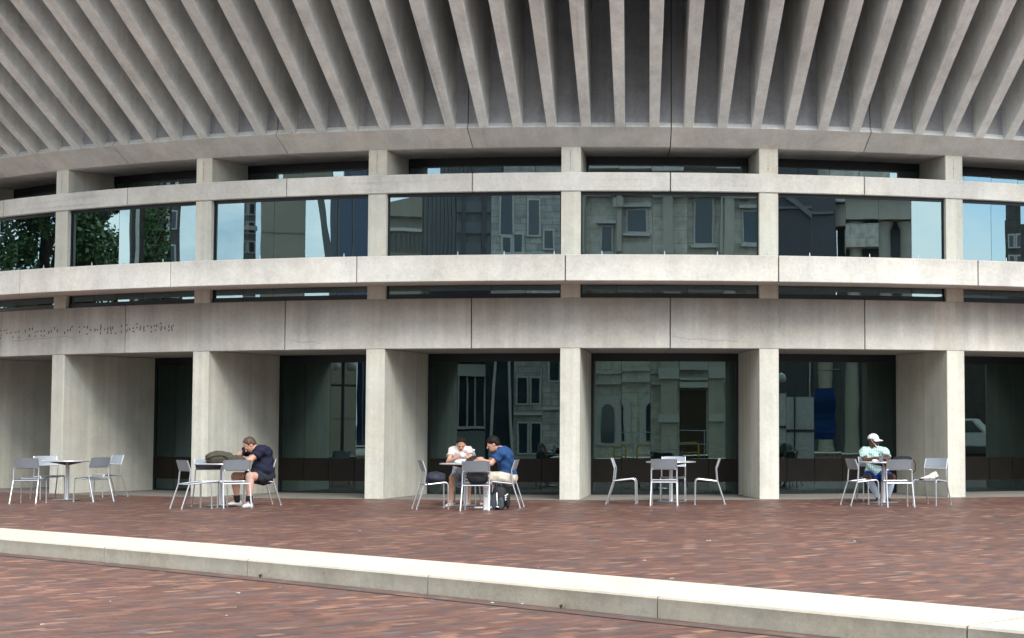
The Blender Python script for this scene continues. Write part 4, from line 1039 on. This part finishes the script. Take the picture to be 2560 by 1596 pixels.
# ------------------------------------------------------------------ the street behind the viewer, seen only mirrored in the glass
ORI = Vector((-2., 33., 0))
def spot(phi, d): a = math.radians(phi); return ORI + Vector((sin(a)*d, -cos(a)*d, 0)), math.radians(phi)
M['stone'] = concrete('church_limestone', (.50, .47, .40), .1, .08)
M['rubble'] = None
def stonework(name, c1, c2, mort, sx, sy):
    m, nt, b = newmat(name); g = G(nt); co = g.n('ShaderNodeTexCoord').outputs['Object']
    s = g.n('ShaderNodeSeparateXYZ'); g.l(co, s.inputs[0]); cbn = g.n('ShaderNodeCombineXYZ'); g.l(g.math('ADD', s.outputs[0], s.outputs[1]), cbn.inputs[0]); g.l(s.outputs[2], cbn.inputs[1])
    t = g.n('ShaderNodeTexBrick'); t.inputs['Scale'].default_value = 1; t.inputs['Brick Width'].default_value = sx; t.inputs['Row Height'].default_value = sy; t.inputs['Mortar Size'].default_value = .02
    t.inputs['Color1'].default_value = (*c1, 1); t.inputs['Color2'].default_value = (*c2, 1); t.inputs['Mortar'].default_value = (*mort, 1)
    g.l(cbn.outputs[0], t.inputs['Vector']); n = g.noise(co, 3, 5); g.l(g.mix(1.0, t.outputs[0], g.rng(n, .3, .7, .75, 1.25), 'MULTIPLY'), b.inputs['Base Color']); setp(b, Roughness=.9); return m
M['rubble'] = stonework('rough_granite', (.50, .49, .45), (.36, .355, .335), (.28, .27, .26), .7, .3)
M['ashlar'] = stonework('pale_ashlar', (.66, .62, .53), (.60, .57, .49), (.46, .43, .37), 1.6, .6)
M['darkbrick'] = stonework('dark_brick', (.10, .085, .08), (.08, .07, .068), (.12, .11, .1), .4, .12)
M['beige'] = plain('beige_concrete', (.34, .31, .25), .9, 0, .12, .3); M['greyc'] = plain('grey_concrete', (.20, .21, .21), .9, 0, .15, .3); M['palec'] = plain('pale_concrete', (.55, .54, .50), .9, 0, .1, .3)
M['winglass'] = plain('dark_window_glass', (.03, .045, .06), .06, 0, .2, .5, spec=.8)
M['bluglass'] = plain('blue_curtain_glass', (.012, .045, .13), .08, 0, .15, .1, spec=.9)
M['trim'] = plain('light_trim', (.58, .57, .53), .8)
M['bronze'] = plain('bronze_door', (.05, .034, .018), .5)
def block(name, label, cat, phi, d, w, h, mat, dep=10., z0=0.):
    p, a = spot(phi, d); b = thing(name, label, cat, p, a)
    # local +y points towards the glass, front face at y=0
    MB().box((0, -dep/2, z0 + (h - z0)/2), (w, dep, h - z0)).build('wall', mat, b); return b
def win(b, x, z, w, h, proto, mg=None, dup_of=None):
    if dup_of is None:
        o = MB().box((0, .04, 0), (w + .16, .12, h + .16)).build('window', mg or M['trim'], b, loc=(x, 0, z)); p = MB().box((0, .085, 0), (w, .06, h)).build('pane', M['winglass'], o); return o
    o = dup_of.copy(); COL.objects.link(o); o.parent = b; o.location = (x, 0, z)
    for c in dup_of.children: q = c.copy(); COL.objects.link(q); q.parent = o
    return o
def grid(b, xs, zs, w, h, mg=None):
    pr = None
    for z in zs:
        for x in xs:
            o = win(b, x, z, w, h, None, mg, pr); pr = pr or o
b = block('apartment_tower', 'dark brick apartment tower mirrored beside the trees, pale vertical strips', 'building', -69.9, 58, 8.5, 24, M['darkbrick'], 5)
for x in (-4.0, -3.6, .45): MB().box((x, .1, 12), (.16, .2, 23)).build('light_strip', M['trim'], b)
grid(b, (3.85,), [3 + 1.7*k for k in range(12)], .3, .8)
b = block('office_tower', 'dark office tower with pale sill lines mirrored in the second bay', 'building', -54.2, 76, 2.9, 42, M['greyc'], 5)
grid(b, (.72, 1.2), [3 + 1.15*k for k in range(24)], .3, .6, M['trim'])
MB().box((0, .15, 13.3), (3.0, .4, .25)).build('cornice', M['trim'], b)
b = block('slab_tower', 'blank beige slab tower mirrored in the second bay', 'building', -49.35, 72, 9.4, 46, M['beige'], 6)
for k in range(12): MB().box((0, .02, 2.2 + 2.1*k), (9.4, .06, .05)).build('joint_line', M['greyc'], b)
b = block('glass_tower', 'deep blue glass tower mirrored left of the third pier', 'building', -40.4, 78, 7.9, 52, M['bluglass'], 6)
for x in (-3.6, .3, 1.2, 2.1): MB().box((x, .1, 26), (.10, .2, 52)).build('mullion', M['greyc'], b)
MB().loft([[(-5.1, .1, 18), (-4.7, .1, 18), (-3.3, .1, 8), (-3.7, .1, 8)], [(-5.1, .5, 18), (-4.7, .5, 18), (-3.3, .5, 8), (-3.7, .5, 8)]]).build('raking_strut', M['greyc'], b)
b = block('round_hall', 'low beige hall with a rising parapet mirrored in the third bay', 'building', -32.1, 60, 5.0, 12.4, M['beige'], 5)
for k in range(16): MB().box((-1.9 + .24*k, .06, 11.0), (.10, .16, .9)).build('slot', M['winglass'], b)
MB().loft([[(-2.6, -.5, 12.4), (2.6, -.5, 12.4), (2.6, -.5, 14.0), (-2.6, -.5, 12.6)], [(-2.6, .5, 12.4), (2.6, .5, 12.4), (2.6, .5, 14.0), (-2.6, .5, 12.6)]]).build('parapet', M['beige'], b)
MB().box((0, .2, 11.7), (5.1, .4, .16)).build('cornice', M['trim'], b)
b = block('slatted_tower', 'tall grey tower with close vertical fins mirrored in the third bay', 'building', -26.8, 66, 5.6, 40, M['winglass'], 5)
for k in range(26): MB().box((-2.8 + .22*k, .15, 20), (.09, .3, 40)).build('fin', M['greyc'], b)
b = block('grid_office', 'grey grid office block mirrored in the third bay', 'building', -21.8, 62, 5.4, 40, M['greyc'], 5)
for k in range(20): MB().box((0, .08, 2 + 1.15*k), (5.4, .16, .62)).build('window_band', M['winglass'], b)
for x in (-.55, .55): MB().box((x, .16, 20), (.26, .4, 40)).build('column', M['frame2'], b)
b = block('stone_church', 'rough granite church with paired mullioned windows mirrored in the third ground floor bay', 'church', -13.8, 46, 9.4, 20, M['rubble'], 5)
pr = None
for x, z, w_, h_ in ((-2.95, 3.35, .42, 1.2), (-2.3, 3.35, .42, 1.2), (-2.9, 1.1, .42, 1.4), (-2.25, 1.1, .42, 1.4), (1.2, 4.2, .42, 1.2), (1.75, 4.2, .42, 1.2), (1.75, 2.75, .4, .9), (-2.7, 11.0, .5, 2.0), (-2.2, 9.6, .35, .8), (-2.7, 9.5, .3, .7), (1.2, 10.8, .45, 1.6), (1.9, 9.8, .4, .8)): win(b, x, z, w_, h_, None)
MB().box((0, .2, 9.0), (9.6, .5, .3)).build('string_course', M['trim'], b); MB().box((0, .1, 2.25), (9.5, .2, .12)).build('string_course', M['trim'], b)
b = block('glazed_hall', 'modern pale hall with tall mullions mirrored behind the couple', 'building', -24.6, 44, 5.9, 8.4, M['winglass'], 5)
for x in (-2.75, -2.35, -1.95, -1.5): MB().box((x, .1, 2.6), (.07, .2, 2.4)).build('mullion', M['palec'], b)
for x0, x1 in ((1.25, 1.5), (2.3, 2.05)): MB().loft([[(x0, .1, 0), (x0 + .11, .1, 0), (x1 + .11, .1, 5.4), (x1, .1, 5.4)], [(x0, .3, 0), (x0 + .11, .3, 0), (x1 + .11, .3, 5.4), (x1, .3, 5.4)]]).build('raking_column', M['palec'], b)
MB().box((-1.6, .2, 4.0), (2.6, .5, .55)).build('lintel', M['palec'], b); MB().box((-1.6, .6, 4.75), (2.8, 1.0, .18)).build('eave', M['palec'], b); MB().box((-1.6, .2, 1.35), (2.6, .4, .12)).build('transom', M['palec'], b); MB().box((-1.6, .2, .6), (2.6, .3, 1.2)).build('plinth', M['greyc'], b)
b = block('classical_church', 'large pale limestone church with arches, pilasters and carved cornices mirrored in the middle bays', 'church', 7.5, 44, 22, 19, M['ashlar'], 6)
def arch(b, x, w, z0, zs, mat, name, y=.12):
    vs = [(x - w/2, z0), (x + w/2, z0)] + [(x + w/2*cos(a), zs + w/2*sin(a)) for a in [pi*k/14 for k in range(15)]]
    MB().loft([[(px, 0, pz) for px, pz in vs], [(px, y, pz) for px, pz in vs]]).build(name, mat, b)
for x in (-8.15, -4.95, -3.25):
    arch(b, x, 1.25, .6, 2.35, M['trim'], 'arch_surround', .14); arch(b, x, .62, .75, 2.25, M['winglass'], 'arched_window', .2)
for x in (-9.4, -6.4, -1.9, .25, 7.9, 10.2):
    MB().box((x, .3, 4.2), (.75, .7, 8.4)).build('pilaster', M['stone'], b); MB().box((x, .35, 1.9), (1.0, 1.0, .35)).build('plinth', M['trim'], b); MB().box((x, .35, 4.0), (.95, 1.0, .5)).build('capital', M['trim'], b)
for z, hh, pr_ in ((3.55, .12, .4), (4.05, .10, .25), (7.6, .4, .9), (8.2, .25, 1.1), (11.75, .22, .6), (12.2, .5, 1.0), (13.2, .3, 1.3)): MB().box((0, pr_/2 - .1, z), (22.2, pr_, hh)).build('cornice', M['trim'], b)
MB().box((3.9, .42, 1.5), (1.5, .3, 3.0)).build('doorway', M['bronze'], b); MB().box((3.9, .5, 3.25), (2.2, .8, .25)).build('lintel', M['trim'], b); MB().box((3.9, .4, 4.3), (1.8, .3, .7)).build('relief_panel', M['palec'], b)
for x, z, w_, h_ in ((-8.05, 9.7, .45, 1.1), (-3.9, 10.5, .8, .95), (4.25, 10.6, .75, 2.0), (8.9, 10.4, .6, 1.4)):
    o = win(b, x, z, w_, h_, None); MB().box((0, .2, h_/2 + .2), (w_ + .5, .4, .14)).build('hood', M['trim'], o); MB().box((0, .2, -h_/2 - .16), (w_ + .4, .35, .12)).build('sill', M['trim'], o)
for x in (-9.2, -7.35, -4.75, -.05, 3.3, 5.2, 7.9): MB().box((x, .2, 10.4), (.42, .5, 2.6)).build('upper_pilaster', M['stone'], b)
for x in (-7.35, -4.75): MB().box((x, .3, 11.3), (.6, .7, .42)).build('carved_capital', M['stone'], b)
MB().box((-3.9, .15, 9.2), (1.6, .35, .5)).build('carved_swag', M['stone'], b)
b = block('dark_gable', 'dark sloping gable mirrored in the fifth bay', 'building', 28.0, 50, 6.6, 15, M['frame2'], 4)
MB().loft([[(-3, .1, 13), (3.2, .1, 8), (3.2, .1, 8.3), (-3, .1, 13.3)], [(-3, .3, 13), (3.2, .3, 8), (3.2, .3, 8.3), (-3, .3, 13.3)]]).build('brace', M['greyc'], b)
MB().box((0, .1, 11.6), (6.4, .2, .12)).build('beam', M['greyc'], b)
b = block('columned_porch', 'pale stone porch with round columns under a heavy cornice mirrored in the fifth bay', 'church', 37.4, 52, 10.4, 14.6, M['greyc'], 5)
for x in (-3.6, -1.2, .4, 3.2, 4.25): MB().lathe([(.42, 0), (.36, .5), (.30, 10.6), (.46, 11.0)], (x, .7, 0), 16).build('column', M['stone'], b, smooth='auto')
MB().box((0, .7, 11.6), (10.6, 1.6, 1.1)).build('entablature', M['stone'], b); MB().box((0, .9, 12.3), (10.8, 2.2, .22)).build('cornice', M['trim'], b); MB().box((0, .4, 13.4), (10.6, 1.4, 1.9)).build('parapet', M['ashlar'], b)
MB().box((-2.0, .9, 10.3), (5.2, 1.0, 1.1)).build('frieze', M['ashlar'], b)
b = block('corner_building', 'dull brown corner building with a roof turret mirrored at the far right', 'building', 62.0, 62, 9.9, 12.0, M['darkbrick'], 5)
grid(b, (-4.6, -4.2), (10.9, 9.8), .22, .6); MB().lathe([(.5, 12), (.5, 13.0), (.75, 13.1), (.3, 13.5), (.05, 14)], (-4.5, -.6, 0), 12).build('turret', M['darkbrick'], b)
b = block('long_terrace', 'long low grey terrace mirrored behind the rightmost pier', 'building', 50, 72, 34, 9, M['greyc'], 6); grid(b, [-15 + 3*k for k in range(11)], (2, 5.2), 1.3, 1.6)
b = block('brick_terrace', 'long low dark brick terrace mirrored in the narrow glass strips of the left bays', 'building', -60, 86, 46, 9.4, M['darkbrick'], 5); grid(b, [-20 + 4*k for k in range(11)], (2.4, 5.8), 1.3, 1.6)
# plaza things mirrored in the ground floor glass
p, a = spot(33.4, 26); o = thing('hoarding', 'white site hoarding mirrored left of the man in the white cap', 'hoarding', p, a); MB().box((0, 0, 1.35), (4.4, .06, 2.3)).build('panel', M['white'], o); MB().box((0, .05, 1.3), (4.5, .05, .08)).build('rail', M['frame2'], o); MB().tube([(1.1, .1, 0), (1.1, .1, 3.2)], .03).build('post', M['frame2'], o)
p, a = spot(43.9, 22); o = thing('banner', 'bright blue hanging banner mirrored behind the man in the white cap', 'banner', p, a); rings = []
for k in range(9):
    z = .9 + 1.7*k/8; rings.append([(-.30 + .05*sin(k), .05*sin(k*1.3), z), (.30 - .04*cos(k*1.7), .07*cos(k), z), (.30 - .04*cos(k*1.7), .07*cos(k) - .02, z), (-.42 + .05*sin(k), .05*sin(k*1.3) - .02, z)])
MB().loft(rings).build('fabric', plain('blue_banner', (.008, .06, .24), .7), o); MB().tube([(-.5, -.03, 0), (-.5, -.03, 3.2), (.5, -.03, 3.2)], .025).build('pole', M['frame2'], o)
p, a = spot(8, 39); o = thing('barrier_rail', 'thin metal site railing mirrored across the middle ground floor glass', 'railing', p, a)
for z in (.55, 1.15): MB().tube([(-6, 0, z), (6, 0, z)], .02).build('rail', M['alu'], o)
for k in range(7): MB().tube([(-6 + 2*k, 0, 0), (-6 + 2*k, 0, 1.2)], .022).build('post', M['alu'], o)
M['yellow'] = plain('yellow_paint', (.55, .36, .05), .5)
pb = None
for phi, lb in ((-.5, 'low yellow tube barrier mirrored in the left of the fourth ground floor glass'), (4.6, 'low yellow tube barrier mirrored left of the dark doorway'), (11.5, 'low yellow tube barrier mirrored below the dark doorway')):
    p, a = spot(phi, 37.5)
    if pb is None:
        pb = thing('site_barrier', lb, 'barrier', p, a, 'yellow barriers on the plaza')
        MB().tube(smooth_path([(-1.4, 0, 0), (-1.4, 0, .62), (1.4, 0, .62), (1.4, 0, 0)], .15), .035, 8).build('hoop', M['yellow'], pb, smooth='auto'); MB().tube([(-1.4, 0, .2), (1.4, 0, .2)], .025, 8).build('rail', M['yellow'], pb, smooth='auto')
    else: dup(pb, p, a, lb)
M['globe'] = plain('milky_globe', (.75, .76, .74), .3)
def lamp(phi, d, label, pr=[None]):
    p, a = spot(phi, d)
    if pr[0]: return dup(pr[0], p, a, label)
    o = thing('street_lamp', label, 'street lamp', p, a, 'globe street lamps in the plaza'); MB().tube([(0, 0, 0), (0, 0, .3), (0, 0, 3.4)], [.12, .06, .05]).build('pole', M['frame2'], o)
    MB().tube([(-.6, 0, 2.7), (.6, 0, 2.7)], .035).build('cross_arm', M['frame2'], o)
    for x, z in ((-.6, 2.95), (.6, 2.95), (-.25, 3.3), (.25, 3.3), (0, 3.65)): MB().lathe([(.02, -.17), (.12, -.12), (.17, 0), (.12, .12), (.02, .17)], (x, 0, z), 14).build('globe', M['globe'], o, smooth=True)
    pr[0] = o
lamp(-61, 19, 'globe street lamp mirrored in the dark glass right of the man in navy'); lamp(31.4, 22, 'globe street lamp mirrored in front of the white hoarding')
# pale pickup seen mirrored low in the far right glass
p, a = spot(62, 50); o = thing('pickup_truck', 'white pickup truck mirrored low in the rightmost ground floor glass', 'pickup', p, a)
prof = [(-2.5, .45), (2.5, .45), (2.55, .95), (1.3, 1.05), (.7, 1.75), (-.6, 1.75), (-.75, 1.05), (-2.5, 1.05)]
MB().loft([[(x, -.9, z) for x, z in prof], [(x, .9, z) for x, z in prof]]).build('car_body', M['white'], o, bevel=.06)
MB().loft([[(x, .88, z) for x, z in ((1.1, 1.1), (.62, 1.65), (-.5, 1.65), (-.6, 1.1))], [(x, .915, z) for x, z in ((1.1, 1.1), (.62, 1.65), (-.5, 1.65), (-.6, 1.1))]]).build('side_window', M['winglass'], o)
for x in (-1.6, 1.6): mb = MB(); mb.lathe([(.36, -.12), (.38, 0), (.36, .12)], n=20); mb.v = [(v[0] + x, v[2] + .85, v[1] + .38) for v in mb.v]; mb.build('wheel', M['rubber'], o)
# trees: tapered trunk and limbs, crown of leaf faces in clumps
def leafmat():
    m, nt, b = newmat('tree_leaves'); g = G(nt); oi = g.n('ShaderNodeNewGeometry').outputs['Random Per Island']
    g.l(g.ramp(oi, [(0, (.035, .08, .022)), (.5, (.06, .125, .035)), (1, (.09, .17, .05))]), b.inputs['Base Color']); setp(b, Roughness=.6); return m
M['leaf'] = leafmat(); M['bark'] = plain('bark', (.07, .055, .045), .95, 0, .3, 6)
def tree(phi, d, h, rad, label, seed, n=5200):
    p, a = spot(phi, d); o = thing('leafy_tree', label, 'tree', p, a); rg = np.random.default_rng(seed)
    mb = MB(); mb.tube([(0, 0, 0), (.05, .02, h*.25), (.0, .1, h*.5), (.1, 0, h*.8)], [.32, .24, .17, .06], 8)
    cl_ = []
    for k in range(9):
        an = k*2.4 + rg.uniform(-.4, .4); z = h*(.42 + .42*k/9); r = rad*rg.uniform(.45, .85)*(1 - .4*k/9); e = (r*cos(an), r*sin(an), z + h*.14)
        mb.tube([(0, 0, h*.3 + h*.4*k/9), (e[0]*.5, e[1]*.5, z), e], [.11, .07, .03], 6); cl_.append((e, rad*rg.uniform(.34, .52)))
    for k in range(16): cl_.append(((rg.uniform(-.8, .8)*rad, rg.uniform(-.8, .8)*rad, h*rg.uniform(.42, .95)), rad*rg.uniform(.26, .42)))
    mb.build('trunk', M['bark'], o)
    per = n//len(cl_); VS = []
    for c, r in cl_:
        q = rg.normal(size=(per, 3)); q /= np.linalg.norm(q, axis=1)[:, None]; q *= (rg.uniform(.5, 1, per)**.5)[:, None]*r; q[:, 2] *= .75; q += np.array(c)
        t = rg.normal(size=(per, 3)); t /= np.linalg.norm(t, axis=1)[:, None]; w = rg.normal(size=(per, 3)); w -= (w*t).sum(1)[:, None]*t; w /= np.linalg.norm(w, axis=1)[:, None]
        s_ = rg.uniform(.05, .11, per)[:, None]; VS.append(np.stack([q - t*s_, q + w*s_*.6, q + t*s_, q - w*s_*.6], 1).reshape(-1, 3))
    V = np.concatenate(VS); me = bpy.data.meshes.new('crown'); me.from_pydata(V.tolist(), [], np.arange(len(V)).reshape(-1, 4).tolist()); me.materials.append(M['leaf'])
    cr = bpy.data.objects.new('crown', me); COL.objects.link(cr); cr.parent = o
tree(-92, 30, 12.5, 4.6, 'broad leafy tree mirrored in the upper window left of the first pier', 1, 70000); tree(-84.2, 33, 12.5, 2.4, 'leafy tree mirrored in the upper window right of the first pier', 2, 45000)
tree(-72.2, 44, 10.3, 2.1, 'low leafy tree mirrored in front of the dark brick tower', 4, 12000); tree(70, 52, 9, 3.5, 'leafy tree mirrored at the far right edge', 5, 4000)

# ------------------------------------------------------------------ small litter and weeds
M['petal'] = plain('pale_scrap', (.55, .52, .45), .8)
lp = None
for k, (px, py) in enumerate([(1772, 1353), (2136, 1354), (2216, 1320), (107, 1319), (178, 1314), (1611, 1402), (1680, 1447), (1346, 1420), (900, 1328), (700, 1469), (595, 1484), (275, 1504), (588, 1519), (567, 1540), (106, 1562), (1230, 1508), (2210, 1313), (1305, 1511)]):
    low = py > 1440 and px < 1400; g0 = ground(px, py, -STEP + .001 if low else .001)
    if lp is None:
        lp = MB().add([(-.03, -.012, .002), (.0, -.02, .008), (.03, -.006, .003), (.022, .014, .009), (-.008, .02, .003), (-.028, .008, .008)], [(0, 1, 2, 3, 4, 5)]).build('litter_scrap', M['petal']); lp.location = g0; o = lp
    else: o = lp.copy(); COL.objects.link(o); o.location = g0; o.rotation_euler = (0, 0, random.uniform(0, 6)); o.scale = [random.uniform(.4, .9)]*3
    tag(o, 'small pale scrap of litter lying on the brick paving', 'litter', 'pale scraps of litter on the bricks')
M['weed'] = plain('weed_green', (.10, .13, .05), .8)
for px, py, lb in ((650, 1444, 'small green weed at the foot of the kerb near the left joint'), (1402, 1521, 'small green weed at the foot of the kerb in the middle')):
    g0 = ground(px, py, -STEP + .005); mb = MB(); rg = random.Random(px)
    for k in range(14):
        a = rg.uniform(0, 2*pi); l = rg.uniform(.02, .045); d = Vector((cos(a), sin(a), 0)); n = Vector((-sin(a), cos(a), 0))*.006; t = d*l*.7 + Vector((0, 0, l))
        mb.add([-n, n, t*.6 + n*1.2 + d*.0, t, t*.6 - n*1.2], [(0, 1, 2, 3, 4)])
    tag(mb.build('weed', M['weed'], None, fixn=False, loc=g0), lb, 'weed')

# ------------------------------------------------------------------ sky and light
SUN_E, SUN_A = math.radians(44), math.radians(152)   # azimuth clockwise from +Y
w = bpy.data.worlds.new('World'); SC.world = w; w.use_nodes = True; nt = w.node_tree; g = G(nt)
bg = nt.nodes['Background']; sky = g.n('ShaderNodeTexSky', sky_type='NISHITA'); sky.sun_disc = False; sky.sun_elevation = SUN_E; sky.sun_rotation = SUN_A
tc = g.n('ShaderNodeTexCoord').outputs['Generated']
sky.dust_density = .25; sky.ozone_density = 2.5
n1 = g.noise(g.mapv(tc, (1, 1, 1.8)), 4.2, 10, .66)
mk = g.rng(n1, .36, .58, .12, 1)
g.l(g.mix(mk, sky.outputs[0], (CLOUD, CLOUD*.99, CLOUD*.96)), bg.inputs[0]); bg.inputs[1].default_value = SKYK
sd = bpy.data.lights.new('sun', 'SUN'); so = bpy.data.objects.new('sun', sd); COL.objects.link(so)
sd.energy = SUNK; sd.angle = math.radians(28); sd.color = (1, .965, .91)
dv = Vector((sin(SUN_A)*cos(SUN_E), cos(SUN_A)*cos(SUN_E), sin(SUN_E))); so.rotation_euler = (-dv).to_track_quat('-Z', 'Y').to_euler(); so.location = dv*50
SC.view_settings.view_transform = 'Standard'; SC.view_settings.look = 'None'; SC.view_settings.gamma = 1; SC.view_settings.exposure = EXPO
SC.render.resolution_x = 1024; SC.render.resolution_y = 638
SC.cycles.max_bounces = 8; SC.cycles.diffuse_bounces = 2; SC.cycles.glossy_bounces = 3; SC.cycles.transparent_max_bounces = 10; SC.cycles.transmission_bounces = 4
SC.cycles.sample_clamp_indirect = 6
